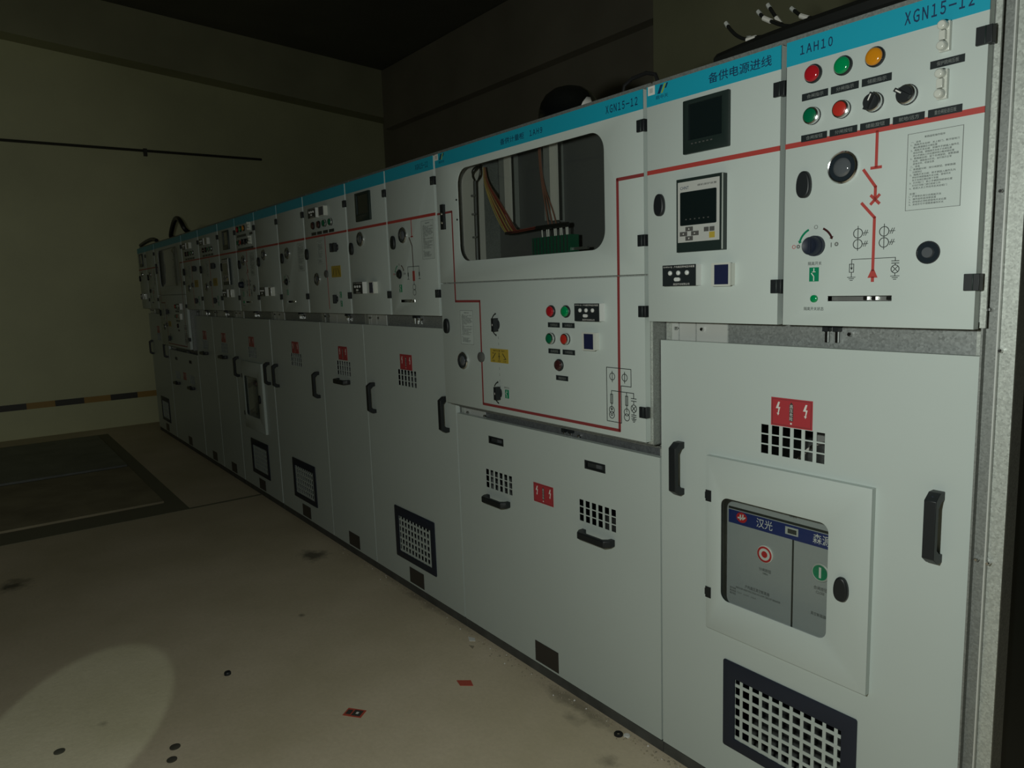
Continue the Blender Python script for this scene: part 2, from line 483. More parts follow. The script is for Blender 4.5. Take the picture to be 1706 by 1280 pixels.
def nameplate(door, x0, x1, z0, z1, s=None, y=0.0):
    b = MB().box(x0, x1, y - 0.0015, y, z0, z1, 'label_black')
    if s:
        p = (x1 - x0) * 0.2
        b.text(s, x0 + p, x1 - p * 0.8, z0 + (z1 - z0) * 0.22, z1 - (z1 - z0) * 0.22, 'label_ink', y - 0.002)
    return b.build('label_strip', door)


def round_window(door, x, z, r=0.037):
    return MB().lathe(x, z, [(r, 0), (r, -0.006), (r * 0.92, -0.009), (r * 0.86, -0.008), (r * 0.84, -0.006), (r * 0.60, -0.006), (r * 0.58, -0.0075), (r * 0.40, -0.011), (0, -0.0125)],
                      ['chrome', 'chrome', 'chrome', 'black_plastic', 'dark_glass', 'dark_glass', 'dome_grey', 'dome_grey'], seg=32).build('inspection_window', door)


def iso_knob(door, x, z, big=True):
    if big:
        b = MB().lathe(x, z, [(0.0245, 0), (0.0245, -0.010), (0.0225, -0.010), (0.0215, -0.026), (0.019, -0.029), (0.012, -0.026), (0, -0.025)], 'navy_plastic', seg=28)
        b.box(x - 0.0035, x + 0.0035, -0.029, -0.024, z - 0.017, z + 0.017, 'navy_plastic')
    else:
        b = MB().lathe(x, z, [(0.022, 0), (0.022, -0.004), (0.017, -0.006), (0.016, -0.011), (0, -0.011)], 'black_plastic', seg=28)
    o = b.build('isolator_knob', door)
    if True:
        a = MB()
        for c, a0, a1 in (('sign_green', 115, 162), ('lens_brown', 65, 25)):
            a.ring(x, z, 0.044, 0.005, c, seg=8, a0=a0, a1=a1)
            t = math.radians(a1 + (8 if a1 > 90 else -8)); q = math.radians(a1); rr = 0.044
            tip = (x + rr * math.cos(t), z + rr * math.sin(t))
            a.prism([(x + (rr + 0.0055) * math.cos(q), z + (rr + 0.0055) * math.sin(q)), tip, (x + (rr - 0.0055) * math.cos(q), z + (rr - 0.0055) * math.sin(q))], -0.0008, -0.0002, c)
        a.ring(x, z + 0.045, 0.0042, 0.0012, 'ink_grey', seg=12)
        a.ring(x - 0.058, z + 0.001, 0.0042, 0.0012, 'sign_red', seg=12); a.ring(x - 0.046, z + 0.001, 0.0035, 0.003, 'ink_grey', seg=10)
        a.line([(x + 0.040, z - 0.005), (x + 0.040, z + 0.005)], 0.0014, 'ink_black'); a.ring(x + 0.053, z + 0.001, 0.0035, 0.003, 'ink_grey', seg=10)
        a.build('position_scale', door)
    return o


def pos_indicator(door, x0, x1, z0, z1, led=None, txt=None):
    b = MB().box(x0, x1, -0.0015, 0, z0, z1, 'sign_green'); xm = (x0 + x1) / 2; h = z1 - z0
    b.line([(xm, z1 - h * 0.08), (xm, z1 - h * 0.32)], 0.0022, 'sign_white', -0.0015)
    b.line([(xm - 0.004, z1 - h * 0.32), (xm + 0.004, z1 - h * 0.32)], 0.0014, 'sign_white', -0.0015)
    b.line([(xm - 0.006, z1 - h * 0.42), (xm, z0 + h * 0.36), (xm, z0 + h * 0.06)], 0.0022, 'sign_white', -0.0015)
    b.build('position_indicator', door)
    if led:
        MB().lathe(led[0], led[1], [(0.0095, 0), (0.009, -0.004), (0.006, -0.006), (0, -0.0062)], 'lens_green', seg=20).build('indicator_led', door)
    if txt: letters(door, txt, 'switch_lettering', -0.0006)


def slot_trim(door, x0, x1, z0, z1):
    b = MB()
    b.box(x0, x1, 0.020, 0.023, z0 - 0.002, z1 + 0.002, 'zinc')
    b.box(x0, x1, 0.001, 0.021, z0 - 0.001, z0 + 0.0006, 'chrome').box(x0, x1, 0.001, 0.021, z1 - 0.0006, z1 + 0.001, 'chrome')
    for k in (0.55, 0.68, 0.9): b.box(x0 + (x1 - x0) * k, x0 + (x1 - x0) * (k + 0.06), 0.008, 0.020, z0 + 0.002, z1 - 0.002, 'chrome')
    return b.build('lever_slot', door)


NOTICE = ['断路器柜操作程序', '一、送电', '1、隔离开关合闸：关上柜门，断开接地刀', '确认断路器在分闸位置', '2、隔离开关合闸：将操作手柄插入操作孔',
          '转动手柄，使隔离开关处于合闸位置', '将小手柄从工作位置转到分断闭锁位置', '3、断路器合闸：按下合闸按钮，使断路器', '合闸，储能指示灯亮，运行指示正常', '送电完毕，检查仪表',
          '二、停电', '1、断路器分闸：按分闸按钮，使断路器', '分闸到位', '2、隔离开关分闸：将手柄插入操作孔内', '转动手柄使隔离开关分闸，接地开关', '处于合闸位置后取下手柄', '3、打开柜门：将小手柄转到检修位置',
          '方可打开柜门进行检修工作', '4、检修人员工作完毕后关好柜门', '', '注意：', '1、严禁带负荷分合隔离开关', '2、操作前检查闭锁装置', '3、送电前必须检查接地开关位置', '4、未经许可不得随意操作开关']


def notice(door, x0, x1, z0, z1):
    b = MB()
    b.box(x0, x1, -0.0006, 0.0, z0, z1, 'panel_paint')
    for p in ([(x0, z0), (x1, z0)], [(x1, z0), (x1, z1)], [(x1, z1), (x0, z1)], [(x0, z1), (x0, z0)]): b.line(p, 0.0010, 'ink_grey', -0.0006)
    n = len(NOTICE); h = (z1 - z0) * 0.92 / (n + 1)
    for k, s in enumerate(NOTICE):
        if not s: continue
        zt = z1 - (z1 - z0) * 0.05 - h * k - (h * 0.4 if k else 0)
        w_ = (x1 - x0) * 0.9 * min(1, len(s) / 19.5)
        xs = x0 + (x1 - x0) * 0.06 if k else (x0 + x1) / 2 - w_ / 2
        if k and not s[0] in '1234一二注': xs += (x1 - x0) * 0.05; w_ *= 0.95
        b.text(s, xs, xs + w_, zt - h * 0.78, zt, 'ink_black', -0.0010)
    return b.build('instruction_notice', door, recalc=False)


def sensor(door, x0, x1, z0, z1, d=0.024):
    b = MB().box(x0, x1 - 0.0005, -d, 0, z0, z1, 'white_plastic')
    b.box(x0 - 0.0005, x1, -d - 0.0015, -d, z0 - 0.0005, z1 + 0.0005, 'label_black')
    W, H = x1 - x0, z1 - z0; y = -d - 0.0015
    for k in (0.24, 0.49, 0.75): b.lathe(x0 + W * k, z0 + H * 0.62, [(0.0070, y), (0.0065, y - 0.003), (0.004, y - 0.005), (0, y - 0.0055)], 'white_plastic', seg=14)
    b.prism(rrect(x0 + W * 0.37, x0 + W * 0.55, z0 + H * 0.22, z0 + H * 0.40, H * 0.085, 4), y - 0.003, y, 'white_plastic')
    b.text('DXN-Q', x0 + W * 0.03, x0 + W * 0.30, z1 - H * 0.13, z1 - H * 0.05, 'sign_white', y - 0.0004)
    b.text('户内高压带电显示装置', x0 + W * 0.35, x0 + W * 0.97, z1 - H * 0.14, z1 - H * 0.04, 'sign_white', y - 0.0004)
    b.text('高压开关有限公司', x0 + W * 0.33, x0 + W * 0.82, z0 + H * 0.03, z0 + H * 0.13, 'sign_white', y - 0.0004)
    return b.build('voltage_indicator', door)


def display(door, x0, x1, z0, z1, d=0.024):
    b = MB().box(x0, x1, -d + 0.004, 0, z0, z1, 'clear_plastic')
    b.prism(rrect(x0 - 0.002, x1 + 0.002, z0 - 0.002, z1 + 0.002, 0.003, 3), -d, -d + 0.004, 'clear_plastic')
    b.box(x0 + 0.009, x1 - 0.004, -d - 0.001, -d, z0 + 0.003, z1 - 0.003, 'lcd_blue')
    return b.build('display_module', door)


def link_terminal(door, x, z):
    b = MB().box(x - 0.009, x + 0.011, -0.010, 0, z - 0.029, z + 0.029, 'clear_plastic')
    for dz in (-0.019, 0.021): b.lathe(x, z + dz, [(0.0095, -0.010), (0.0095, -0.022), (0.007, -0.026), (0, -0.0265)], 'clear_plastic', seg=16)
    b.box(x - 0.006, x + 0.006, -0.020, -0.010, z - 0.008, z + 0.010, 'clear_plastic')
    return b.build('link_terminal', door, bevel=0.001)


def panel_meter(door, x0, x1, z0, z1):
    b = MB().sheet(rrect(x0, x1, z0, z1, 0.003, 2), [rect(x0 + 0.018, x1 - 0.022, z0 + 0.036, z1 - 0.012)], -0.010, 0.010, 'bezel', 0.0012)
    b.box(x0 + 0.017, x1 - 0.021, -0.005, 0.0, z0 + 0.035, z1 - 0.011, 'screen')
    for k in range(6): b.box(x0 + 0.03 + k * 0.013, x0 + 0.036 + k * 0.013, -0.0106, -0.010, z0 + 0.024, z0 + 0.027, 'key_grey')
    return b.build('panel_meter', door)


def relay_unit(door, x0, x1, z0, z1):
    D = 0.024
    b = MB().box(x0, x1, -D, 0, z0, z1, 'bezel')
    b.box(x1 - 0.0002, x1 + 0.0006, -D + 0.001, -D + 0.006, z0 + 0.002, z1 - 0.001, 'zinc')
    fx0, fx1, fz0, fz1 = x0 + 0.006, x1 - 0.006, z0 + 0.027, z1 - 0.009
    b.box(fx0, fx1, -D - 0.0012, -D, fz0, fz1, 'device_grey')
    y = -D - 0.0012; sx0, sx1, sz0, sz1 = fx0 + 0.009, fx1 - 0.009, fz1 - 0.120, fz1 - 0.028
    b.prism(rrect(sx0, sx1, sz0, sz1, 0.003, 2), y - 0.0012, y, 'screen')
    for k in range(6): b.box(sx0 + 0.019 + k * 0.0152, sx0 + 0.0235 + k * 0.0152, y - 0.0016, y - 0.001, sz0 + 0.015, sz0 + 0.018, 'key_grey')
    b.text('CHNT', sx0, sx0 + 0.030, fz1 - 0.021, fz1 - 0.0125, 'ink_blue', y - 0.0004)
    b.text('微机保护装置', sx1 - 0.064, sx1, fz1 - 0.0165, fz1 - 0.011, 'ink_black', y - 0.0004)
    cx, cz = fx0 + 0.041, fz0 + 0.023
    for dx, dz, tri in ((0, 0.013, [(-.002, -.002), (.002, -.002), (0, .003)]), (0, -0.013, [(-.002, .002), (.002, .002), (0, -.003)]), (-0.020, 0, [(.002, -.002), (.002, .002), (-.003, 0)]), (0.020, 0, [(-.002, -.002), (-.002, .002), (.003, 0)])):
        b.box(cx + dx - 0.0125, cx + dx + 0.0125, y - 0.0020, y, cz + dz - 0.006, cz + dz + 0.006, 'key_grey')
        b.prism([(cx + dx + a, cz + dz + c) for a, c in tri], y - 0.0026, y - 0.002, 'sign_white')
    for dx in (0.059, 0.078): b.box(cx + dx - 0.0075, cx + dx + 0.0075, y - 0.002, y, cz + 0.002, cz + 0.014, 'key_grey')
    b.box(cx + 0.0695, cx + 0.0865, y - 0.0022, y, cz - 0.016, cz, 'sign_yellow')
    return b.build('protection_relay', door)


def bow_handle(door, x, z, L=0.167, horiz=False, y=YL, W=0.026):
    """black bow handle: two feet, a grip standing 42 mm off the door"""
    h = L / 2; prof = [(0, -h), (-0.022, -h), (-0.044, -h + 0.016), (-0.044, h - 0.016), (-0.022, h), (0, h), (0, h - 0.020), (-0.014, h - 0.022), (-0.028, h - 0.034), (-0.028, -h + 0.034), (-0.014, -h + 0.022), (0, -h + 0.020)]
    if horiz:
        b = MB().prism([(x + q, y + p) for p, q in prof], z - W / 2, z + W / 2, 'black_plastic', 'xy')
    else:
        b = MB().prism([(y + p, z + q) for p, q in prof], x - W / 2, x + W / 2, 'black_plastic', 'yz')
        b.lathe(x, z + h - 0.011, [(0.005, y - 0.030), (0.004, y - 0.034), (0, y - 0.034)], 'navy_plastic', seg=10)
    return b.build('door_handle', door, bevel=0.0035)


def warning_sign(door, x0, x1, z0, z1, y=YL):
    b = MB().box(x0, x1, y - 0.0012, y, z0, z1, 'sign_red'); W, H = x1 - x0, z1 - z0; f = y - 0.0012
    m = 0.004
    for p in ([(x0 + m, z0 + m), (x1 - m, z0 + m)], [(x1 - m, z0 + m), (x1 - m, z1 - m)], [(x1 - m, z1 - m), (x0 + m, z1 - m)], [(x0 + m, z1 - m), (x0 + m, z0 + m)]): b.line(p, 0.0007, 'card_dark', f)
    for k in (0.17, 0.83):
        cx, cz = x0 + W * k, z0 + H * 0.62
        b.prism([(cx + 0.001, cz + 0.018), (cx + 0.006, cz + 0.018), (cx + 0.002, cz + 0.004), (cx + 0.007, cz + 0.004), (cx + 0.003, cz - 0.013), (cx + 0.005, cz - 0.013), (cx + 0.001, cz - 0.019), (cx - 0.003, cz - 0.012), (cx, cz - 0.0125), (cx + 0.002, cz), (cx - 0.006, cz)], f - 0.0006, f, 'sign_white')
    cx = x0 + W * 0.5
    b.prism([(cx - 0.0055, z0 + H * 0.22), (cx + 0.0055, z0 + H * 0.22), (cx + 0.0055, z1 - H * 0.22), (cx, z1 - H * 0.12), (cx - 0.0055, z1 - H * 0.22)], f - 0.0003, f, 'card_dark')
    for k, s in enumerate('高压危险'):
        zt = z1 - H * 0.20 - k * H * 0.145
        b.text(s, cx - 0.0045, cx + 0.0045, zt - H * 0.125, zt, 'sign_white', f - 0.0006)
    b.text('●', cx - 0.0028, cx + 0.0028, z0 + H * 0.10, z0 + H * 0.17, 'sign_white', f - 0.0006)
    return b.build('warning_sign', door)


def grid_holes(x0, z1, px=0.0328, pz=0.0283, wx=0.0230, wz=0.0245, nx=6, nz=3):
    return [rect(x0 + i * px, x0 + i * px + wx, z1 - j * pz - wz, z1 - j * pz) for i in range(nx) for j in range(nz)]


def vent(door, X):
    """louvre opening low on the door; X is the cabinet-relative shift"""
    x0, x1, z0, z1 = -0.658 + X, -0.245 + X, 0.166, 0.445
    ix0, ix1, iz0, iz1 = -0.617 + X, -0.286 + X, 0.200, 0.395
    MB().sheet(rrect(x0, x1, z0, z1, 0.006, 3), [rect(ix0, ix1, iz0, iz1)], YL - 0.005, 0.005, 'navy_plastic', 0.001).build('vent_frame', door)
    g = MB(); y0, y1 = YL - 0.001, YL + 0.0012
    for k in range(10):
        x = -0.596 + X + k * 0.0327
        g.box(x - 0.0048, x + 0.0048, y0, y1, iz0 - 0.001, iz1 + 0.001, 'panel_paint')
    for k in range(6):
        z = 0.375 - k * 0.0335
        g.box(ix0 - 0.001, ix1 + 0.001, y0 - 0.0004, y1 - 0.0004, z - 0.0048, z + 0.0048, 'panel_paint')
    g.build('vent_grille', door)
    return rect(ix0, ix1, iz0, iz1)


def carcass(root, wd, zsplit, upper_back=0.9, rail=(1.38, 1.475), tabs=()):
    """galvanised sheet-metal shell: open-fronted lower bay and a slightly deeper-set upper bay"""
    b = MB(); t = 0.003; g = 0.001; D = 0.9; yl, yu = YL + 0.026, 0.026
    for x0 in (-wd + g, -g - t):
        b.box(x0, x0 + t, yl, D, 0.042, zsplit, 'galvanised_dull').box(x0, x0 + t, yu, D, zsplit, 2.160, 'galvanised_dull')
    x0, x1 = -wd + g + t, -g - t
    b.box(x0, x1, D - t, D, 0.042, 2.160, 'galvanised_dull')
    b.box(x0, x1, yu + 0.002, D - t, 2.157, 2.160, 'galvanised_dull').box(x0, x1, yl, D - t, 0.042, 0.045, 'galvanised_dull')
    b.box(x0, x1, yu, D - t, zsplit - t, zsplit, 'galvanised_dull')
    # front posts and lips
    for (a, c) in ((x0, x0 + 0.022), (x1 - 0.022, x1)):
        b.box(a, c, yl, yl + t, 0.045, zsplit - t, 'galvanised').box(a, c, yu, yu + t, zsplit, 2.157, 'galvanised')
    b.box(x0, x1, yu - 0.002, yu + t, 2.147, 2.163, 'galvanised_dull')
    b.build('carcass', root)
    # plinth under the cabinet
    MB().box(-wd + g, -g, 0.072, 0.88, 0.0, 0.041, 'plinth_paint').box(-wd + g, -g, 0.060, 0.072, 0.0, 0.038, 'plinth_paint').build('plinth', root)
    # cross rail between the upper and the lower doors
    r = MB().box(x0, x1, yl + 0.004, yl + 0.007, rail[0], rail[1] - 0.002, 'rail_steel' if rail[1] > 1.2 else 'rail_shaded')
    r.box(x0, x1, yu + 0.001, yl + 0.007, rail[1] - 0.002, rail[1], 'galvanised_dull')
    r.box(x0, x1, yl - 0.012, yl + 0.004, rail[1] - 0.020, rail[1] - 0.014, 'galvanised_dull')
    r.build('cross_rail', root)
    for k, (a, c) in enumerate(tabs):
        MB().box(a, c, yl + 0.001, yl + 0.0045, rail[0] + 0.004, rail[1] - 0.022, 'tab_steel').build('rail_tab', root)
    for f in (0.595, 0.625):
        MB().box(-wd + wd * f - 0.0075, -wd + wd * f + 0.0075, yl - 0.016, yl + 0.004, rail[1] - 0.034, rail[1] - 0.0201, 'black_plastic').box(-wd + wd * f - 0.0035, -wd + wd * f + 0.0035, yl - 0.010, yl - 0.003, rail[1] - 0.062, rail[1] - 0.034, 'chrome').build('door_catch', root)
    for f in (0.05, 0.16, 0.66):
        MB().lathe(-wd + wd * f, rail[1] - 0.040, [(0.006, yl + 0.005), (0.006, yl - 0.008), (0.0045, yl - 0.010), (0, yl - 0.010)], 'chrome', seg=6).build('rail_bolt', root)


def upper_door(root, name, x0, x1, z0, z1, holes=()):
    return MB().sheet(rect(x0, x1, z0, z1), list(holes), 0.0, 0.004, 'panel_paint', 0.0015).folded(x0, x1, z0, z1, 0.002, 0.022, 'panel_paint').build(name, root)


# ------------------------------------------------------------------ cabinet with a mimic door and an instrument door
def feeder_mimic(door, kind):
    d = MB()
    if kind == 'incomer':
        xb = -0.217
        d.line([(xb, ZR - 0.004), (xb, 1.820)], 0.0065, 'bus_red'); d.line([(-0.2275, 1.818), (-0.2065, 1.818)], 0.0065, 'bus_red')
        d.line([(-0.245, 1.816), (xb, 1.776), (xb, 1.752)], 0.0065, 'bus_red')
        d.line([(xb - 0.009, 1.757), (xb + 0.009, 1.739)], 0.0065, 'bus_red').line([(xb + 0.009, 1.757), (xb - 0.009, 1.739)], 0.0065, 'bus_red')
        d.line([(-0.247, 1.742), (xb, 1.708), (xb, 1.590)], 0.0065, 'bus_red')
        d.prism([(xb - 0.0115, 1.573), (xb + 0.0115, 1.573), (xb + 0.003, 1.592), (xb - 0.003, 1.592)], -0.0008, -0.0002, 'bus_red'); d.line([(xb, 1.573), (xb, 1.566)], 0.007, 'bus_red')
        for cx in (-0.254, -0.194):
            d.line([(cx, 1.692), (cx, 1.636)], 0.0013, 'ink_black')
            for cz in (1.6755, 1.651):
                d.ring(cx, cz, 0.0105, 0.0016, 'ink_black')
                d.line([(cx + 0.0105, cz), (cx + 0.024, cz)], 0.0012, 'ink_black')
                for q in (0.015, 0.0195): d.line([(cx + q - 0.002, cz - 0.006), (cx + q + 0.003, cz + 0.006)], 0.0012, 'ink_black')
        d.line([(-0.267, 1.6165), (-0.167, 1.6165)], 0.0014, 'ink_black', -0.0001)
        x = -0.267
        d.line([(x, 1.6165), (x, 1.606)], 0.0014, 'ink_black')
        for p in ([(x - 0.005, 1.606), (x + 0.005, 1.606)], [(x + 0.005, 1.606), (x + 0.005, 1.587)], [(x + 0.005, 1.587), (x - 0.005, 1.587)], [(x - 0.005, 1.587), (x - 0.005, 1.606)]): d.line(p, 0.0014, 'ink_black')
        d.line([(x, 1.606), (x, 1.596)], 0.0012, 'ink_black'); d.prism([(x - 0.003, 1.598), (x + 0.003, 1.598), (x, 1.592)], -0.0008, -0.0002, 'ink_black')
        d.line([(x, 1.587), (x, 1.576)], 0.0014, 'ink_black')
        x2 = -0.167
        d.line([(x2, 1.6165), (x2, 1.610)], 0.0014, 'ink_black'); d.line([(x2 - 0.008, 1.609), (x2 + 0.008, 1.609)], 0.0016, 'ink_black'); d.line([(x2 - 0.008, 1.604), (x2 + 0.008, 1.604)], 0.0016, 'ink_black')
        d.line([(x2, 1.604), (x2, 1.600)], 0.0014, 'ink_black'); d.ring(x2, 1.591, 0.0088, 0.0015, 'ink_black')
        d.line([(x2 - 0.006, 1.597), (x2 + 0.006, 1.585)], 0.0013, 'ink_black').line([(x2 + 0.006, 1.597), (x2 - 0.006, 1.585)], 0.0013, 'ink_black')
        d.line([(x2, 1.582), (x2, 1.576)], 0.0014, 'ink_black')
        for q in (x, x2):
            for k, hw in enumerate((0.0095, 0.006, 0.003)): d.line([(q - hw, 1.5755 - k * 0.0036), (q + hw, 1.5755 - k * 0.0036)], 0.0014, 'ink_black')
    else:
        xb = -0.228
        d.line([(xb, ZR - 0.004), (xb, 1.820)], 0.0055, 'bus_red'); d.line([(xb - 0.009, 1.819), (xb + 0.009, 1.819)], 0.0055, 'bus_red')
        d.line([(xb - 0.026, 1.816), (xb - 0.002, 1.778), (xb, 1.684)], 0.0055, 'lens_brown')
        d.line([(xb, 1.684), (xb, 1.60)], 0.0020, 'ink_black'); d.line([(xb - 0.052, 1.684), (xb + 0.052, 1.684)], 0.0022, 'ink_black')
        d.box(xb - 0.010, xb + 0.010, -0.0009, -0.0002, 1.618, 1.664, 'bus_red'); d.line([(xb, 1.666), (xb, 1.616)], 0.0016, 'ink_black', -0.0009)
        for cz in (1.590, 1.566): d.ring(xb, cz, 0.0135, 0.0018, 'ink_black')
        for q in (xb - 0.052, xb + 0.052):
            d.line([(q, 1.684), (q, 1.655)], 0.002, 'ink_black'); d.box(q - 0.004, q + 0.004, -0.0008, -0.0002, 1.640, 1.658, 'ink_black')
            d.line([(q, 1.64), (q, 1.628)], 0.002, 'ink_black'); d.line([(q - 0.008, 1.627), (q + 0.008, 1.627)], 0.002, 'ink_black')
    return d.build('mimic_diagram', door)


LW = [('合闸指示', 0), ('分闸指示', 1), ('储能指示', 2)]
LW2 = [('合闸按钮', 0), ('分闸按钮', 1), ('储能旋钮', 2), ('就地/远方', 3), ('重合闸投退压板', 4)]


def feeder(name, label, X, wd, incomer, group):
    root = thing(name, label, 'electrical cabinet', (X, 0, 0), group)
    carcass(root, wd, 1.474, tabs=((-wd + 0.012, -wd + 0.05), (-wd + 0.055, -wd + 0.115), (-wd + 0.12, -wd + 0.23)))
    # ---- right-hand upper door: single-line diagram
    if incomer: rx, s = (-0.445, -0.003), 0.0
    else: rx, s = (-0.458, -0.014), 0.0
    mim = upper_door(root, 'mimic_door', rx[0], rx[1], ZU, ZT, [rect(-0.325, -0.173, 1.520, 1.532)] if incomer else [rect(-0.368, -0.225, 1.520, 1.533)])
    header(mim, *rx)
    MB().box(rx[0], rx[1], -0.0008, 0.002, ZR - 0.0062, ZR + 0.0062, 'bus_red').build('bus_line', mim)
    hinge(mim, rx[1], 2.041); hinge(mim, rx[1], 1.558)
    feeder_mimic(mim, 'incomer' if incomer else 'fused')
    if incomer:
        for k, lens in enumerate(('lens_red', 'lens_green', 'lens_amber')): pilot(mim, -0.373 + k * 0.0735, 2.056, lens)
        push(mim, -0.373, 1.960, 'button_green'); push(mim, -0.2995, 1.960, 'button_red')
        rotary(mim, -0.226, 1.960, math.radians(65)); rotary(mim, -0.154, 1.9605, math.radians(145))
        for t, k in LW: nameplate(mim, -0.402 + k * 0.0733, -0.336 + k * 0.0733, 1.999, 2.0155, t)
        for t, k in LW2: nameplate(mim, -0.402 + k * 0.0729, -0.336 + k * 0.0729, 1.9035, 1.9195, t)
        nameplate(mim, -0.110, -0.044, 2.001, 2.0165, '保护跳闸压板')
        link_terminal(mim, -0.082, 2.058); link_terminal(mim, -0.083, 1.964)
        round_window(mim, -0.2935, 1.829); latch(mim, -0.389, 1.802)
        iso_knob(mim, -0.3585, 1.6535)
        pos_indicator(mim, -0.373, -0.3485, 1.568, 1.602, (-0.359, 1.526), [('隔离开关', -0.377, -0.342, 1.607, 1.616, 'ink_black'), ('隔离开关状态', -0.386, -0.334, 1.497, 1.506, 'ink_black')])
        slot_trim(mim, -0.325, -0.173, 1.520, 1.532)
        notice(mim, -0.1495, -0.040, 1.716, 1.877)
        MB().lathe(-0.0985, 1.6235, [(0.0245, 0), (0.0245, -0.002), (0.0225, -0.002), (0.0225, -0.0005), (0.012, -0.0005), (0.011, -0.006), (0, -0.007)], ['black_plastic', 'black_plastic', 'black_plastic', 'dark_glass', 'dome_grey', 'dome_grey'], seg=28).build('lock_window', mim)
    else:
        round_window(mim, -0.309, 1.831); latch(mim, -0.402, 1.803)
        iso_knob(mim, -0.363, 1.6535, False)
        pos_indicator(mim, -0.370, -0.346, 1.568, 1.604)
        slot_trim(mim, -0.368, -0.225, 1.520, 1.533)
        notice(mim, -0.137, -0.032, 1.712, 1.879)
    # ---- left-hand upper door: meters
    lx = (-wd + 0.003, rx[0] - 0.0155)
    ins = upper_door(root, 'instrument_door', lx[0], lx[1], ZU, ZT)
    header(ins, *lx)
    MB().box(lx[0], lx[1], -0.0008, 0.002, ZR - 0.0062, ZR + 0.0062, 'bus_red').build('bus_line', ins)
    hinge(ins, lx[1] + 0.004, 2.041); hinge(ins, lx[1] + 0.004, 1.558)
    latch(ins, -0.850 if incomer else -0.871, 1.802)
    if incomer:
        panel_meter(ins, -0.760, -0.607, 1.930, 2.074); relay_unit(ins, -0.771, -0.617, 1.660, 1.862)
        sensor(ins, -0.822, -0.702, 1.566, 1.625); display(ins, -0.648, -0.590, 1.564, 1.623)
    else:
        panel_meter(ins, -0.788, -0.622, 1.932, 2.075); round_window(ins, -0.762, 1.845)
        sensor(ins, -0.836, -0.726, 1.567, 1.626); display(ins, -0.655, -0.602, 1.566, 1.624)
    # ---- lower door
    dx = (-wd + 0.003, -0.004)
    sh = 0.0 if incomer else 0.0
    holes = grid_holes(-0.5405, 1.1815)
    vx = 0.0
    holes.append(rect(-0.617, -0.286, 0.200, 0.395))
    if incomer: holes.append(rect(-0.690, -0.240, 0.550, 1.046))
    low = MB().punched(rect(dx[0], dx[1], 0.045, 1.399), holes, YL, 0.002, 'panel_paint').folded(dx[0], dx[1], 0.045, 1.399, YL + 0.002, 0.020, 'panel_paint').build('lower_door', root)
    vent(low, 0.0)
    warning_sign(low, -0.5095, -0.3885, 1.1835, 1.2605)
    bow_handle(low, -0.822, 1.0055); bow_handle(low, -0.0765, 1.006)
    MB().box(-0.527, -0.380, YL - 0.002, YL, 0.055, 0.137, 'plate_dark').build('name_plate', low, bevel=0.0006)
    if incomer:
        hat = MB().sheet(rect(-0.713, -0.219, 0.530, 1.066), [rrect(-0.660, -0.328, 0.635, 0.950, 0.024)], YL - 0.018, 0.004, 'panel_paint', 0.0015).folded(-0.713, -0.219, 0.530, 1.066, YL - 0.016, 0.0158, 'panel_paint').build('breaker_hatch', root)
        MB().sheet(rrect(-0.659, -0.329, 0.636, 0.949, 0.024), [], YL - 0.013, 0.003, 'pane_glass', 0.0005).build('pane', hat)
        latch(hat, -0.2865, 0.792, YL - 0.018)
        for z in (0.945, 0.644): MB().box(-0.7135, -0.694, YL - 0.020, YL - 0.008, z - 0.017, z + 0.017, 'black_plastic').box(-0.7165, -0.7130, YL - 0.019, YL - 0.002, z - 0.010, z + 0.010, 'black_plastic').build('hinge', hat)
        # circuit-breaker front behind the pane
        y = 0.130
        bk = MB().box(-0.735, -0.200, y, y + 0.20, 0.56, 0.99, 'breaker_grey').build('breaker_front', root)
        b = MB().box(-0.700, -0.330, y - 0.001, y, 0.845, 0.886, 'breaker_blue').box(-0.700, -0.330, y - 0.0012, y, 0.889, 0.896, 'ink_black')
        b.box(-0.4855, -0.4805, y - 0.0012, y, 0.57, 0.845, 'ink_black')
        b.build('breaker_band', bk)
        b = MB().lathe(-0.653, 0.869, [(0.0185, y - 0.0012), (0.0185, y - 0.0022), (0, y - 0.0022)], 'breaker_red', seg=24, sx=1.0, sz=0.85)
        f = y - 0.0022
        b.line([(-0.657, 0.876), (-0.657, 0.862)], 0.0045, 'sign_white', f).line([(-0.665, 0.867), (-0.650, 0.867)], 0.0045, 'sign_white', f).line([(-0.648, 0.878), (-0.649, 0.864), (-0.641, 0.871)], 0.004, 'sign_white', f)
        b.build('emblem', bk)
        letters(bk, [('汉光', -0.602, -0.549, 0.8535, 0.8815, 'sign_white'), ('森源', -0.423, -0.370, 0.8535, 0.8815, 'sign_white')], 'breaker_lettering', y - 0.0016)
        MB().box(-0.507, -0.467, y - 0.003, y, 0.858, 0.880, 'device_grey').box(-0.499, -0.472, y - 0.0035, y - 0.003, 0.862, 0.875, 'ink_black').text('0000', -0.497, -0.474, 0.864, 0.873, 'key_grey', y - 0.0038).build('counter', bk)
        MB().lathe(-0.571, 0.778, [(0.0265, y), (0.0265, y - 0.004), (0.0240, y - 0.006), (0.0180, y - 0.0062), (0.0100, y - 0.0064), (0, y - 0.0066)],
                   ['sign_white', 'sign_white', 'breaker_red', 'sign_white', 'breaker_red'], seg=28).build('trip_button', bk)
        MB().lathe(-0.398, 0.775, [(0.0265, y), (0.0265, y - 0.004), (0.0235, y - 0.006), (0.0215, y - 0.005), (0, y - 0.0045)], ['device_grey', 'device_grey', 'device_grey', 'breaker_green'], seg=28).line([(-0.398, 0.762), (-0.398, 0.788)], 0.0065, 'sign_white', y - 0.0046).build('close_button', bk)
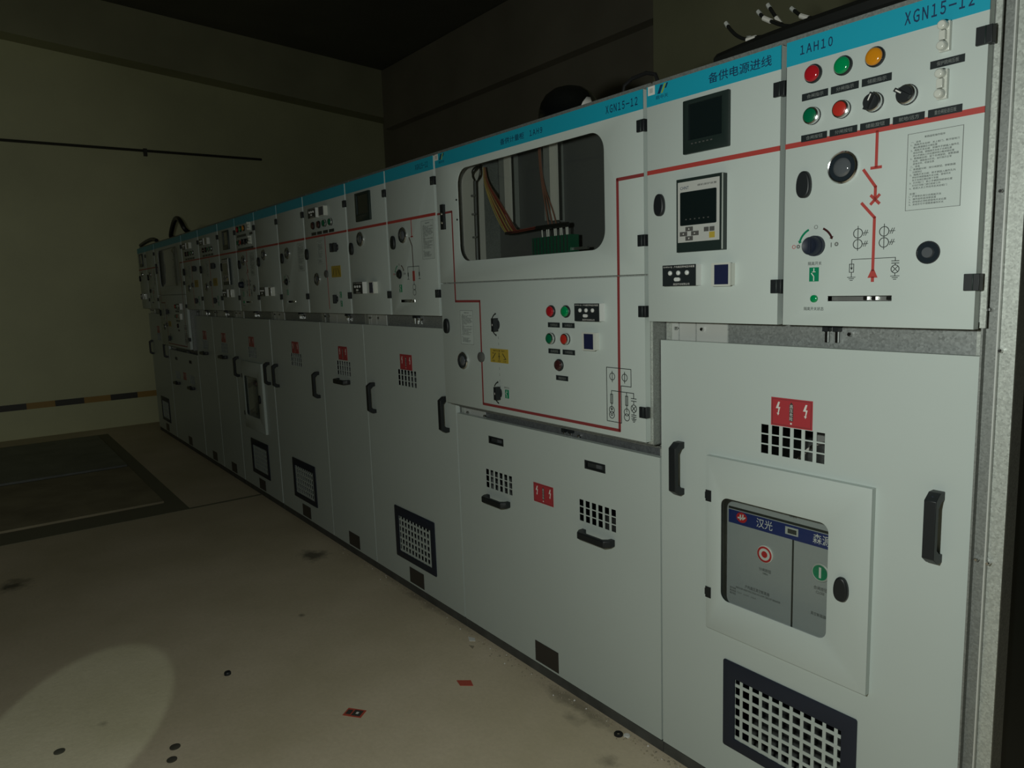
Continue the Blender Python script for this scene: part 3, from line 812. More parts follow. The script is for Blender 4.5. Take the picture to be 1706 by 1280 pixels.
        letters(bk, [('分闸按钮', -0.592, -0.552, 0.722, 0.733, 'ink_black'), ('OPEN', -0.580, -0.563, 0.714, 0.7195, 'ink_black'), ('合闸按钮', -0.418, -0.378, 0.722, 0.733, 'ink_black'), ('CLOSE', -0.411, -0.386, 0.7115, 0.719, 'ink_black'),
                     ('分合指示', -0.505, -0.467, 0.918, 0.928, 'ink_black'), ('OPEN', -0.497, -0.475, 0.909, 0.915, 'ink_black'),
                     ('户内高压真空断路器', -0.640, -0.556, 0.651, 0.662, 'ink_black'), ('INDOOR HIGH VOLTAGE VACUUM CIRCUIT BREAKER', -0.672, -0.520, 0.6415, 0.6475, 'ink_black'),
                     ('型号规格', -0.694, -0.672, 0.6345, 0.641, 'ink_black'), ('额定电流', -0.694, -0.672, 0.626, 0.6325, 'ink_black'), ('额定电压', -0.694, -0.672, 0.6175, 0.624, 'ink_black'), ('12kV  630A  20kA', -0.668, -0.60, 0.627, 0.632, 'ink_grey'),
                     ('真空断路器', -0.425, -0.380, 0.645, 0.655, 'ink_black')], 'breaker_print', y - 0.0006)
        # bus-work glimpsed through the square holes
        MB().box(-0.47, -0.05, 0.20, 0.235, 1.115, 1.140, 'inner_steel').box(-0.47, -0.05, 0.20, 0.21, 1.140, 1.146, 'zinc').build('inner_bar', root)
        MB().tube([(-0.50, 0.16, 1.06), (-0.46, 0.15, 1.105), (-0.43, 0.16, 1.13), (-0.40, 0.20, 1.12)], 0.004, 'ferrule', smooth=2).build('inner_wire', root)
        MB().prism([(-0.40, 1.05), (-0.34, 1.05), (-0.33, 1.115), (-0.375, 1.112)], 0.18, 0.26, 'blue_cloth').build('inner_wrap', root)
    return root


GRP = 'switchgear cabinets standing in one row'
A = feeder('switchgear_cabinet', 'nearest grey switchgear cabinet, headed 1AH10, with coloured lamps and a glazed hatch', 0.0, 0.905, True, GRP)
mim = [c for c in A.children if c.name.startswith('mimic_door')][0]; ins = [c for c in A.children if c.name.startswith('instrument_door')][0]
only(letters(mim, [('1AH10', -0.409, -0.327, 2.107, 2.129, 'ink_blue'), ('XGN15-12', -0.166, -0.031, 2.104, 2.131, 'ink_blue')], 'header_lettering'))
only(letters(ins, [('备供电源进线', -0.679, -0.486, 2.1035, 2.130, 'ink_blue')], 'header_lettering'))


def emblem(door, x):
    b = MB()
    b.prism([(x, 2.117), (x + 0.010, 2.117), (x + 0.021, 2.140), (x + 0.011, 2.140)], -0.0014, -0.0008, 'ink_blue')
    b.prism([(x + 0.013, 2.117), (x + 0.019, 2.117), (x + 0.032, 2.141), (x + 0.026, 2.141)], -0.0014, -0.0008, 'logo_lime')
    b.prism([(x + 0.027, 2.128), (x + 0.033, 2.128), (x + 0.040, 2.141), (x + 0.034, 2.141)], -0.0014, -0.0008, 'ink_blue')
    b.text('鼎中天', x - 0.006, x + 0.040, 2.102, 2.113, 'ink_blue', -0.0012)
    b.build('maker_emblem', door)
    MB().box(x - 0.036, x - 0.010, -0.0016, -0.0008, 2.119, 2.144, 'sign_white').box(x - 0.030, x - 0.017, -0.0018, -0.0016, 2.125, 2.138, 'device_grey').build('check_sticker', door)


emblem(ins, -0.860)
# galvanised end post on the free side of the row
p = MB().box(-0.0008, 0.0102, 0.024, 0.030, 1.462, 2.160, 'galvanised').box(0.0002, 0.0042, 0.030, 0.110, 0.0, 2.19, 'galvanised_dull')
p.box(0.0042, 0.0300, 0.046, 0.050, 0.0, 2.19, 'galvanised_dull').box(0.0270, 0.0300, 0.038, 0.046, 0.0, 2.19, 'tab_steel')
p.box(0.0300, 0.0585, 0.050, 0.056, 0.0, 2.19, 'galvanised').box(0.0555, 0.0585, 0.056, 0.110, 0.0, 2.19, 'galvanised_dull')
p = only(p.build('end_post', A))
for x, z in ((0.020, 1.74), (0.012, 1.50), (0.0345, 1.415), (0.012, 0.956), (0.0345, 0.954), (0.020, 0.30)):
    only(MB().lathe(x, z, [(0.0045, 0.0460 if x < 0.03 else 0.050), (0.0045, 0.036), (0.003, 0.034), (0, 0.034)], 'chrome', seg=6).build('post_screw', p))
only(MB().box(0.0450, 0.0555, 0.1102, 0.895, 0.0, 2.16, 'end_dark_sheet').build('end_dark_sheet', A))  # added dark sheet standing in for the unlit space past the post


# ------------------------------------------------------------------ metering cabinet with the big window
def metering(name, label, X, wd, group):
    root = thing(name, label, 'electrical cabinet', (X, 0, 0), group); o = 0.905
    carcass(root, wd, 1.070, rail=(1.000, 1.068), tabs=((-wd + 0.012, -wd + 0.05), (-wd + 0.055, -wd + 0.19)))
    x0, x1 = -wd + 0.004, -0.013
    wx = (-1.944 + o, -1.086 + o, 1.689, 2.060)
    MB().box(-wd + 0.03, -0.03, 0.027, 0.030, 1.575, 1.625, 'galvanised').build('middle_rail', root)
    up = upper_door(root, 'window_door', x0, x1, 1.6035, ZT, [rrect(*wx, 0.062, 8)])
    header(up, x0, x1)
    MB().sheet(rrect(wx[0] + 0.001, wx[1] - 0.001, wx[2] + 0.001, wx[3] - 0.001, 0.061, 8), [], 0.006, 0.004, 'pane_glass', 0.0005).build('pane', up)
    for z in (2.041, 1.705): hinge(up, x1, z)
    b = MB().line([(x1 - 0.002, 1.8985), (-1.027 + o, 1.8985), (-1.027 + o, 1.607)], 0.0105, 'bus_dark')
    b.line([(x0 + 0.002, 1.8965), (-1.9935 + o, 1.8965)], 0.0085, 'bus_dark').line([(-1.9935 + o, 1.8965), (-1.9935 + o, 1.607)], 0.0085, 'bus_dark'); b.build('bus_line', up)
    MB().prism(rrect(-2.069 + o, -2.044 + o, 1.828, 1.932, 0.002, 2), -0.012, 0, 'black_plastic').lathe(-2.056 + o, 1.893, [(0.006, -0.012), (0.004, -0.016), (0, -0.016)], 'chrome', seg=10).lathe(-2.056 + o, 1.856, [(0.006, -0.012), (0.004, -0.016), (0, -0.016)], 'chrome', seg=10).build('swing_lock', up)
    for z in (1.94, 1.86): MB().lathe(wx[0] - 0.0085, z, [(0.004, 0), (0.004, -0.003), (0, -0.003)], 'black_plastic', seg=8).build('pane_screw', up)
    # lower instrument door
    lo = upper_door(root, 'switch_door', x0, x1, 1.078, 1.5985)
    for z in (1.490, 1.174): hinge(lo, x1, z)
    b = MB().line([(-1.9935 + o, 1.597), (-1.9935 + o, 1.524)], 0.0085, 'bus_dark').line([(-1.9935 + o, 1.524), (-1.812 + o, 1.524)], 0.0095, 'bus_dark').line([(-1.8125 + o, 1.524), (-1.8145 + o, 1.103)], 0.0085, 'bus_dark')
    b.line([(-1.8145 + o, 1.103), (-1.032 + o, 1.101)], 0.0105, 'bus_dark').line([(-1.031 + o, 1.101), (-1.028 + o, 1.597)], 0.0105, 'bus_dark'); b.build('bus_line', lo)
    MB().lathe(-1.812 + o, 1.297, [(0.0205, 0), (0.0205, -0.009), (0.016, -0.012), (0, -0.012)], 'inner_plate', seg=24).build('key_boss', lo)
    notice(lo, -1.962 + o, -1.866 + o, 1.345, 1.485)
    round_window(lo, -1.951 + o, 1.274, 0.037); latch(lo, -2.066 + o, 1.418)
    for z in (1.432, 1.160):
        b = MB().lathe(-1.692 + o, z, [(0.018, 0), (0.018, -0.005), (0.012, -0.007), (0, -0.007)], 'black_plastic', seg=20, sx=0.65)
        b.box(-1.700 + o, -1.684 + o, -0.028, -0.006, z - 0.026, z + 0.026, 'black_plastic')
        b.box(-1.6935 + o, -1.6905 + o, -0.0283, -0.0278, z - 0.004, z + 0.004, 'sign_white'); b.build('selector_switch', lo, bevel=0.002)
        a = MB()
        for a0, a1 in ((150, 112), (210, 248)):
            a.ring(-1.692 + o, z, 0.045, 0.005, 'ink_black', seg=8, a0=a0, a1=a1); q = math.radians(a1); t = math.radians(a1 + (-9 if a1 < 180 else 9))
            a.prism([(-1.692 + o + 0.050 * math.cos(q), z + 0.050 * math.sin(q)), (-1.692 + o + 0.045 * math.cos(t), z + 0.045 * math.sin(t)), (-1.692 + o + 0.040 * math.cos(q), z + 0.040 * math.sin(q))], -0.0008, -0.0002, 'ink_black')
        a.build('position_scale', lo)
    b = MB()
    for k in range(9):
        z = 1.385 - k * 0.0245
        if 1.282 > z or z > 1.335: b.line([(-1.692 + o, z), (-1.692 + o, z - 0.009)], 0.0012, 'ink_grey')
    b.build('link_line', lo)
    b = MB().box(-1.750 + o, -1.630 + o, -0.0014, 0, 1.281, 1.336, 'sign_yellow'); f = -0.0014; cx = -1.690 + o
    b.line([(cx - 0.045, 1.296), (cx - 0.024, 1.318)], 0.003, 'ink_black', f).line([(cx - 0.045, 1.318), (cx - 0.035, 1.318)], 0.002, 'ink_black', f)
    b.line([(cx, 1.294), (cx, 1.321)], 0.003, 'ink_black', f).line([(cx - 0.006, 1.306), (cx + 0.006, 1.306)], 0.002, 'ink_black', f)
    b.line([(cx + 0.024, 1.318), (cx + 0.045, 1.296)], 0.003, 'ink_black', f).line([(cx + 0.030, 1.296), (cx + 0.040, 1.296)], 0.002, 'ink_black', f)
    b.text('操作位置  指示', cx - 0.038, cx + 0.038, 1.325, 1.332, 'ink_black', f - 0.0004).text('检修', cx - 0.046, cx - 0.028, 1.284, 1.291, 'ink_black', f - 0.0004).text('闭锁', cx - 0.009, cx + 0.009, 1.284, 1.291, 'ink_black', f - 0.0004).text('工作', cx + 0.028, cx + 0.046, 1.284, 1.291, 'ink_black', f - 0.0004)
    b.build('position_sign', lo)
    pos_indicator(lo, -1.658 + o, -1.635 + o, 1.143, 1.177)
    letters(lo, [('接地开关', -1.664 + o, -1.630 + o, 1.181, 1.189, 'ink_grey')], 'switch_lettering')
    pilot(lo, -1.362 + o, 1.487, 'lens_red'); pilot(lo, -1.282 + o, 1.487, 'lens_green'); push(lo, -1.366 + o, 1.390, 'button_green'); push(lo, -1.2855 + o, 1.391, 'button_red'); pilot(lo, -1.325 + o, 1.297, 'lens_brown')
    for (x, z, t) in ((-1.383, 1.430, '合闸指示'), (-1.305, 1.430, '分闸指示'), (-1.384, 1.336, '合闸按钮'), (-1.306, 1.336, '分闸按钮'), (-1.345, 1.242, '储能指示')): nameplate(lo, x + o, x + o + 0.064, z, z + 0.0175, t)
    sensor(lo, -1.212 + o, -1.093 + o, 1.457, 1.515); display(lo, -1.178 + o, -1.121 + o, 1.361, 1.418)
    d = MB(); k = 'ink_black'; q = 0.0022

    def L(*pts): d.line([(a + o, c) for a, c in pts], q, k, -0.0004)
    L((-1.088, 1.306), (-0.978, 1.306)); L((-0.978, 1.306), (-0.978, 1.2495), (-1.022, 1.2495)); L((-1.022, 1.2495), (-1.022, 1.127), (-1.088, 1.127)); L((-1.088, 1.127), (-1.088, 1.306))
    for cx, cz in ((-1.062, 1.277), (-1.006, 1.2775)): d.ring(cx + o, cz, 0.0115, q, k); L((cx, cz + 0.018), (cx, cz - 0.018))
    L((-1.066, 1.230), (-0.967, 1.230))
    for cx in (-1.066, -0.998):
        L((cx, 1.230), (cx, 1.166)); L((cx - 0.005, 1.218), (cx + 0.005, 1.218)); L((cx + 0.005, 1.218), (cx + 0.005, 1.188)); L((cx + 0.005, 1.188), (cx - 0.005, 1.188)); L((cx - 0.005, 1.188), (cx - 0.005, 1.218))
        for cz in (1.1655, 1.149): d.ring(cx + o, cz, 0.0115, q, k)
    for cz in (1.1675, 1.148): L((-1.071, cz + 0.003), (-1.066, cz - 0.002), (-1.061, cz + 0.003))
    cx = -0.967
    L((cx, 1.230), (cx, 1.214)); L((cx - 0.011, 1.213), (cx + 0.011, 1.213)); L((cx - 0.011, 1.205), (cx + 0.011, 1.205)); L((cx, 1.205), (cx, 1.193)); d.ring(cx + o, 1.181, 0.012, q, k); L((cx - 0.008, 1.189), (cx + 0.008, 1.173)); L((cx + 0.008, 1.189), (cx - 0.008, 1.173)); L((cx, 1.169), (cx, 1.160)); L((cx - 0.010, 1.160), (cx + 0.010, 1.160)); L((cx - 0.010, 1.154), (cx + 0.010, 1.154)); L((cx, 1.154), (cx, 1.147))
    for j, hw in enumerate((0.010, 0.0065, 0.003)): L((cx - hw, 1.147 - j * 0.0045), (cx + hw, 1.147 - j * 0.0045))
    d.build('mimic_diagram', lo)
    # things seen through the window
    bp = MB().box(-wd + 0.006, -0.006, 0.330, 0.333, 1.075, 2.150, 'inner_plate').build('back_plate', root)
    MB().box(-wd + 0.005, -wd + 0.009, 0.030, 0.245, 1.60, 2.150, 'white_rail').build('side_lining', root)
    for a in (-1.960, -1.660):
        b = MB().box(a + o, a + 0.004 + o, 0.230, 0.329, 1.835, 2.150, 'inner_steel').box(a + o, a + 0.075 + o, 0.226, 0.230, 1.835, 2.150, 'inner_steel').box(a + 0.050 + o, a + 0.090 + o, 0.216, 0.226, 1.830, 2.150, 'white_rail')
        b.build('mounting_post', root)
    b = MB().tube([(-2.088 + o, 0.19, 2.045), (-2.091 + o, 0.19, 1.9), (-2.093 + o, 0.19, 1.62)], 0.0105, 'wire_black')
    for z in (1.98, 1.90, 1.80): b.tube([(-2.090 + o, 0.1785, z - 0.004), (-2.090 + o, 0.1785, z + 0.004)], 0.0125, 'key_grey', smooth=0)
    b.build('cable_bundle', root)
    b = MB()
    for j in range(3):
        b.tube([(-2.088 + o, 0.19, 2.04), (-2.091 + 0.012 * j + o, 0.18 - 0.012 * j, 2.065), (-2.085 + 0.02 * j + o, 0.17, 2.09), (-2.070 + 0.01 * j + o, 0.20, 2.112), (-2.048 + o, 0.19, 2.10), (-2.04 + o, 0.185, 2.08 - 0.008 * j), (-2.060 + o, 0.19, 2.05), (-2.085 + o, 0.19, 2.035)], 0.0035, 'wire_black', seg=6)
    b.build('cable_loop', root)
    for j in range(9):
        c = ('wire_yellow', 'wire_yellow', 'wire_red', 'wire_yellow', 'wire_brown', 'wire_yellow', 'wire_red', 'wire_red', 'wire_brown')[j]; e = j * 0.0105
        MB().tube([(-2.065 + e * 0.15 + o, 0.22, 2.10), (-2.062 + e * 0.3 + o, 0.218, 2.035), (-2.02 + e * 0.7 + o, 0.214 + 0.002 * (j % 3), 1.955), (-1.975 + e + o, 0.212 + 0.002 * (j % 2), 1.885), (-1.925 + e + o, 0.210, 1.825), (-1.895 + e + o, 0.206, 1.803)], 0.0027, c, seg=6).build('control_wire', root)
    for j in range(4):
        MB().tube([(-1.900 + o, 0.205 + 0.004 * (j % 2), 1.800 + 0.003 * j), (-1.84 + o, 0.200, 1.797 + 0.003 * j), (-1.76 + o, 0.200, 1.800 + 0.003 * j), (-1.66 + o, 0.200, 1.804 + 0.003 * j)], 0.0032, ('wire_black', 'wire_red')[j % 2], seg=6).build('control_wire', root)
    for j in range(3):
        MB().tube([(-1.672 + 0.006 * j + o, 0.212, 2.14), (-1.664 + 0.004 * j + o, 0.210, 2.05), (-1.648 + 0.006 * j + o, 0.208, 1.96), (-1.625 + 0.02 * j + o, 0.206, 1.87), (-1.612 + 0.024 * j + o, 0.205, 1.812)], 0.0030, 'wire_brown', seg=6).build('control_wire', root)
    MB().tube([(-1.68 + o, 0.20, 1.806), (-1.60 + o, 0.198, 1.806), (-1.49 + o, 0.20, 1.806)], 0.010, 'wire_black').build('cable_bundle', root)
    b = MB().box(-1.700 + o, -1.470 + o, 0.190, 0.235, 1.700, 1.768, 'terminal_green')
    for j in range(11): b.box(-1.690 + j * 0.0205 + o, -1.6875 + j * 0.0205 + o, 0.186, 0.190, 1.702, 1.766, 'inside_dark')
    b.box(-1.470 + o, -1.385 + o, 0.20, 0.21, 1.708, 1.718, 'zinc'); b.box(-1.74 + o, -1.36 + o, 0.235, 0.330, 1.690, 1.700, 'inner_steel'); b.build('terminal_block', root)
    for j, xx in enumerate((-1.640, -1.611, -1.601, -1.565, -1.556, -1.532, -1.521, -1.496, -1.488)): MB().tube([(xx + o, 0.196, 1.766), (xx + 0.001 * (j % 3) + o, 0.194, 1.796)], 0.0026, 'ferrule', seg=6, smooth=0).build('wire_ferrule', root)
    # lower cover with grips
    holes = grid_holes(-1.8975 + o, 0.8035, px=0.0330) + grid_holes(-1.2985 + o, 0.8005, px=0.0330)
    holes += [rect(-1.862 + o, -1.764 + o, 0.925, 0.949), rect(-1.261 + o, -1.161 + o, 0.925, 0.949)]
    cv = MB().punched(rect(-wd + 0.003, -0.004, 0.045, 1.021), holes, YL, 0.002, 'panel_paint').folded(-wd + 0.003, -0.004, 0.045, 1.021, YL + 0.002, 0.020, 'panel_paint').build('lower_cover', root)
    for a in (-1.862, -1.261):
        MB().sheet(rect(a - 0.004 + o, a + 0.102 + o, 0.921, 0.953), [rect(a + 0.004 + o, a + 0.094 + o, 0.928, 0.946)], YL - 0.001, 0.004, 'black_plastic', 0.0005).box(a + 0.050 + o, a + 0.075 + o, YL + 0.006, YL + 0.010, 0.930, 0.944, 'dome_grey').box(a + o, a + 0.098 + o, YL + 0.010, YL + 0.013, 0.926, 0.948, 'inside_dark').build('sight_slot', cv)
    warning_sign(cv, -1.5655 + o, -1.4455 + o, 0.734, 0.811)
    bow_handle(cv, -1.808 + o, 0.680, horiz=True); bow_handle(cv, -1.199 + o, 0.680, horiz=True)
    MB().box(-1.585 + o, -1.440 + o, YL - 0.002, YL, 0.054, 0.141, 'plate_dark').build('name_plate', cv, bevel=0.0006)
    return root


B = metering('metering_cabinet', 'wide grey metering cabinet with coloured wiring behind a rounded window, beside the nearest cabinet', -0.905, 1.209, GRP)
up = [c for c in B.children if c.name.startswith('window_door')][0]
only(letters(up, [('备供计量柜', -0.730, -0.585, 2.104, 2.126, 'ink_blue'), ('1AH9', -0.552, -0.481, 2.105, 2.125, 'ink_blue'), ('XGN15-12', -0.168, -0.033, 2.1035, 2.128, 'ink_blue')], 'header_lettering'))
emblem(up, -1.168)

Cc = feeder('switchgear_cabinet', 'grey switchgear cabinet just left of the near metering cabinet, black-framed grille low down', -2.114, 0.916, False, GRP)
only(letters([c for c in Cc.children if c.name.startswith('mimic_door')][0], [('XGN15-12', -0.166, -0.056, 2.104, 2.128, 'ink_blue')], 'header_lettering'))


# ------------------------------------------------------------------ narrow switch cabinet
def narrow(name, label, X, wd, group):
    root = thing(name, label, 'electrical cabinet', (X, 0, 0), group)
    carcass(root, wd, 1.474, tabs=((-wd + 0.09, -wd + 0.20), (-wd + 0.205, -wd + 0.36)))
    x0, x1 = -wd + 0.003, -0.014
    d = upper_door(root, 'switch_door', x0, x1, ZU, ZT)
    header(d, x0, x1)
    b = MB().box(x0, x1, -0.0008, 0.002, ZR - 0.0055, ZR + 0.0055, 'bus_red').line([(-0.309, ZR - 0.004), (-0.305, 1.485)], 0.006, 'bus_red'); b.build('bus_line', d)
    hinge(d, x1, 2.041); hinge(d, x1, 1.558)
    sensor(d, -0.472, -0.362, 2.004, 2.057); display(d, -0.320, -0.248, 2.004, 2.056)
    for k, f in enumerate((-0.462, -0.378, -0.292, -0.207)):
        (pilot(d, f, 1.964, 'lens_brown') if k < 2 else push(d, f, 1.964, 'button_green'))
        nameplate(d, f - 0.034, f + 0.034, 1.909, 1.926)
    latch(d, -0.580, 1.806); round_window(d, -0.453, 1.656)
    MB().lathe(-0.311, 1.682, [(0.021, 0), (0.021, -0.009), (0.016, -0.012), (0, -0.012)], 'inner_plate', seg=24).build('key_boss', d)
    MB().box(-0.243, -0.118, -0.0014, 0, 1.660, 1.723, 'sign_yellow').line([(-0.225, 1.672), (-0.205, 1.708)], 0.003, 'ink_black', -0.0014).line([(-0.18, 1.670), (-0.18, 1.710)], 0.003, 'ink_black', -0.0014).line([(-0.155, 1.708), (-0.135, 1.672)], 0.003, 'ink_black', -0.0014).build('position_sign', d)
    for (x, z) in ((-0.188, 1.822), (-0.143, 1.822), (-0.188, 1.540)):
        MB().lathe(x, z, [(0.016, 0), (0.016, -0.005), (0.011, -0.007), (0, -0.007)], 'black_plastic', seg=18, sx=0.7).box(x - 0.007, x + 0.007, -0.026, -0.006, z - 0.024, z + 0.024, 'black_plastic').build('selector_switch', d, bevel=0.002)
    pos_indicator(d, -0.151, -0.128, 1.546, 1.580); pos_indicator(d, -0.147, -0.124, 1.498, 1.530)
    notice(d, -0.425, -0.345, 1.742, 1.872)
    low = MB().punched(rect(-wd + 0.003, -0.004, 0.045, 1.399), grid_holes(-0.385, 1.178), YL, 0.002, 'panel_paint').folded(-wd + 0.003, -0.004, 0.045, 1.399, YL + 0.002, 0.020, 'panel_paint').build('lower_door', root)
    warning_sign(low, -0.352, -0.229, 1.186, 1.265)
    bow_handle(low, -0.292, 1.062, horiz=True)
    MB().box(-0.368, -0.220, YL - 0.002, YL, 0.055, 0.137, 'plate_dark').build('name_plate', low, bevel=0.0006)
    return root


Dd = narrow('switch_cabinet', 'narrow grey cabinet fourth from the right, horizontal black grip under its red sign', -3.030, 0.604, GRP)


def again(src, X, label, skip=()):
    c = copy_tree(src, None, skip); c.location = (X, 0, 0); c['label'] = label; return c


again(Cc, -3.634, 'dim grey switchgear cabinet fifth from the right, just left of the nearest narrow cabinet', ('panel_meter', 'mimic_diagram'))
again(A, -4.560, 'dim grey switchgear cabinet sixth from the right, a pale vertical hatch edge on it', ('maker_emblem', 'check_sticker'))
again(Dd, -5.470, 'narrow dim cabinet seventh from the right, nearer of two narrow ones in the dark')
again(Dd, -6.078, 'narrow dim cabinet eighth from the right, touching the far metering cabinet')
again(B, -6.690, 'far metering cabinet in the dark, second from the left end of the row', ('maker_emblem', 'check_sticker'))
again(Cc, -7.906, 'last dark cabinet at the left end of the row, nearest the yellowish wall', ())
for o in OB: del o['only_here']

# ------------------------------------------------------------------ room
XW, YB, ZC = -9.45, 3.6, 5.6
struct(MB().box(XW, 4.5, -6.5, YB, -0.10, 0.0, 'floor_concrete').build('floor'))
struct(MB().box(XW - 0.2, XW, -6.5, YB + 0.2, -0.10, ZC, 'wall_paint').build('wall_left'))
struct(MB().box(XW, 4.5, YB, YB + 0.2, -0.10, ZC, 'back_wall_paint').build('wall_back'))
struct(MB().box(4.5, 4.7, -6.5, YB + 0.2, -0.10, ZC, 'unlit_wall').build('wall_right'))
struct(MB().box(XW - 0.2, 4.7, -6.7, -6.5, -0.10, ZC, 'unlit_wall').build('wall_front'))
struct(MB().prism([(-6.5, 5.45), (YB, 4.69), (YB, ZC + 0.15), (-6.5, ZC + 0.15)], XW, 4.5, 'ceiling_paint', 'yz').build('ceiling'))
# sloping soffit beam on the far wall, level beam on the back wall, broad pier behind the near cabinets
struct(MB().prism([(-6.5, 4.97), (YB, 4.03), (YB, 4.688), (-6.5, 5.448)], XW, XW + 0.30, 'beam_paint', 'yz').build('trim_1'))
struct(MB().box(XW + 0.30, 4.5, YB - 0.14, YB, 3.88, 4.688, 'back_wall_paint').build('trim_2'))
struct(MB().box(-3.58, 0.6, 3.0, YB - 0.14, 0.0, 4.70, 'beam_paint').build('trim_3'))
# trench with two loose covers at the far end of the floor
struct(MB().box(-9.0, -5.06, -3.2, -0.48, 0.0, 0.004, 'pit_edge').build('trim_4'))
struct(MB().box(-5.095, -5.06, -0.48, 0.055, 0.0, 0.002, 'pit_edge').build('trim_5'))
tag(MB().box(-6.85, -5.36, -2.9, -0.60, 0.004, 0.022, 'cover_rust').build('trench_cover', bevel=0.003), 'brownish trench cover lying in the floor, nearer of the two', 'floor cover')
tag(MB().box(-8.85, -6.95, -2.4, -0.60, 0.004, 0.026, 'cover_steel').build('trench_cover', bevel=0.003), 'dark steel trench cover lying in the floor close to the far wall', 'floor cover')

# conduit and hazard tape on the far wall
cr = MB().tube([(XW + 0.016, -6.0, 3.375), (XW + 0.016, -2, 3.375), (XW + 0.016, 1.74, 3.375)], 0.016, 'conduit', smooth=0).build('wall_conduit')
tag(cr, 'thin dark conduit running level along the far wall above head height', 'conduit')
MB().box(XW, XW + 0.036, 0.29, 0.33, 3.31, 3.40, 'conduit').build('clip', cr)
t = MB(); y = -6.4; k = 0; PH = -1.52
for j in range(-9, 6):
    y0 = PH + j * 0.585; z = 0.375
    if y0 < -6.4: continue
    y1 = min(y0 + 0.30, 0.9)
    t.box(XW + 0.003, XW + 0.005, y0, y1, z - 0.036, z + 0.036, 'tape_black'); t.box(XW + 0.003, XW + 0.005, y1, min(y0 + 0.585, 1.2), z - 0.036, z + 0.036, 'tape_yellow')
tag(t.build('hazard_tape'), 'black and yellow hazard tape stuck along the far wall near the floor', 'tape')

# ------------------------------------------------------------------ loose things on top of the row
TOP = 2.1635


def cable(name, pts, r, label, tags=(), group=None, loose=True):
    o = MB().tube(pts, r, 'wire_black', seg=8).build(name); tag(o, label, 'cable', group)
    for a, b in tags: MB().tube([a, b], r * 1.35, 'ferrule', seg=8, smooth=0).build('cable_marker', o)
    return o


CG = 'loose control cables on top of the nearest cabinet'


def loose_cable(y, tip, label, mk, run=0.28):
    """one cable end: lies on the cabinet top, bends up through the given (x, z) points; mk = stretch covered by its white marker"""
    x, z = tip[-1]
    pts = [(x + run + 0.22, y, TOP + 0.007), (x + run, y, TOP + 0.008), (x + run * 0.55, y, max(TOP + 0.012, z - 0.035))] + [(a, y + 0.004 * k, c) for k, (a, c) in enumerate(tip[::-1])]
    o = MB().tube(pts, 0.0048, 'wire_black', seg=8).build('control_cable'); tag(o, label, 'cable', CG)
    n = len(tip); P = [Vector(p) for p in pts[-n:]][::-1]
    a, b_ = P[mk], P[mk + 1] if mk + 1 < n else P[mk] + (P[mk] - P[mk - 1])
    d = (b_ - a).normalized()
    MB().tube([a, a + d * 0.030], 0.0068, 'ferrule', seg=8, smooth=0).build('cable_marker', o)
    d = (P[1] - P[0]).normalized()
    MB().tube([P[0] - d * 0.004, P[0] + d * 0.010], 0.0058, 'device_grey', seg=8, smooth=0).build('cable_end', o)
    return o


loose_cable(0.120, [(-0.725, 2.295), (-0.709, 2.274), (-0.683, 2.248), (-0.648, 2.228), (-0.60, 2.224)], 'black control cable curling up furthest left over the second upper door', 3)
loose_cable(0.150, [(-0.672, 2.246), (-0.625, 2.236), (-0.59, 2.228), (-0.55, 2.222)], 'black control cable lying low beside the leftmost curl, short white marker', 2)
loose_cable(0.180, [(-0.662, 2.318), (-0.643, 2.296), (-0.612, 2.276), (-0.580, 2.256), (-0.53, 2.24)], 'black control cable rising in the middle of the cable tangle, white marker near its tip', 1)
loose_cable(0.215, [(-0.655, 2.340), (-0.627, 2.298), (-0.610, 2.276), (-0.580, 2.255), (-0.53, 2.243)], 'black control cable rising tallest in the middle of the tangle, beside another raised one', 1)
loose_cable(0.250, [(-0.603, 2.322), (-0.574, 2.294), (-0.547, 2.279), (-0.496, 2.266), (-0.44, 2.262)], 'black control cable rising furthest right over the header 1AH10, long white marker', 1)
cable('cable_bundle', [(-0.72, 0.10, TOP + 0.020), (-0.58, 0.075, TOP + 0.022), (-0.42, 0.068, TOP + 0.024), (-0.20, 0.068, TOP + 0.026), (-0.03, 0.075, TOP + 0.028)], 0.024, 'thick black cable bundle lying along the top of the nearest cabinet')
# glossy black lamp housing with a pale patch on its side
hs = thing('alarm_beacon', 'glossy black domed housing with a pale patch standing on the metering cabinet', 'beacon', (-1.47, 0.20, TOP))
b = MB(); seg = 28
prof = [(0.0, 0.0), (0.125, 0.0), (0.125, 0.012), (0.115, 0.016), (0.115, 0.03), (0.113, 0.055), (0.105, 0.082), (0.088, 0.108), (0.060, 0.128), (0.028, 0.138), (0.0, 0.140)]
rings = []
for r, z in prof: rings.append([b.bm.verts.new((0, 0, z))] if r == 0 else [b.bm.verts.new((r * math.cos(2 * math.pi * s / seg), r * math.sin(2 * math.pi * s / seg), z)) for s in range(seg)])
b.mi('black_gloss')
for a, c in zip(rings[:-1], rings[1:]):
    for s in range(seg):
        s2 = (s + 1) % seg
        fv = (a[0], c[s2], c[s]) if len(a) == 1 else ((a[s], a[s2], c[0]) if len(c) == 1 else (a[s], a[s2], c[s2], c[s]))
        b.bm.faces.new(fv).smooth = True
b.build('dome', hs)
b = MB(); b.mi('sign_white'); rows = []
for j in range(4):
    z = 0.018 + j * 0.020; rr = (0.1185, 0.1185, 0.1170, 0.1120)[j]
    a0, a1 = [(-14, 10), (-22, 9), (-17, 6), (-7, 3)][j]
    rows.append([b.bm.verts.new((rr * math.cos(math.radians(a0 + (a1 - a0) * s / 5)), rr * math.sin(math.radians(a0 + (a1 - a0) * s / 5)), z)) for s in range(6)])
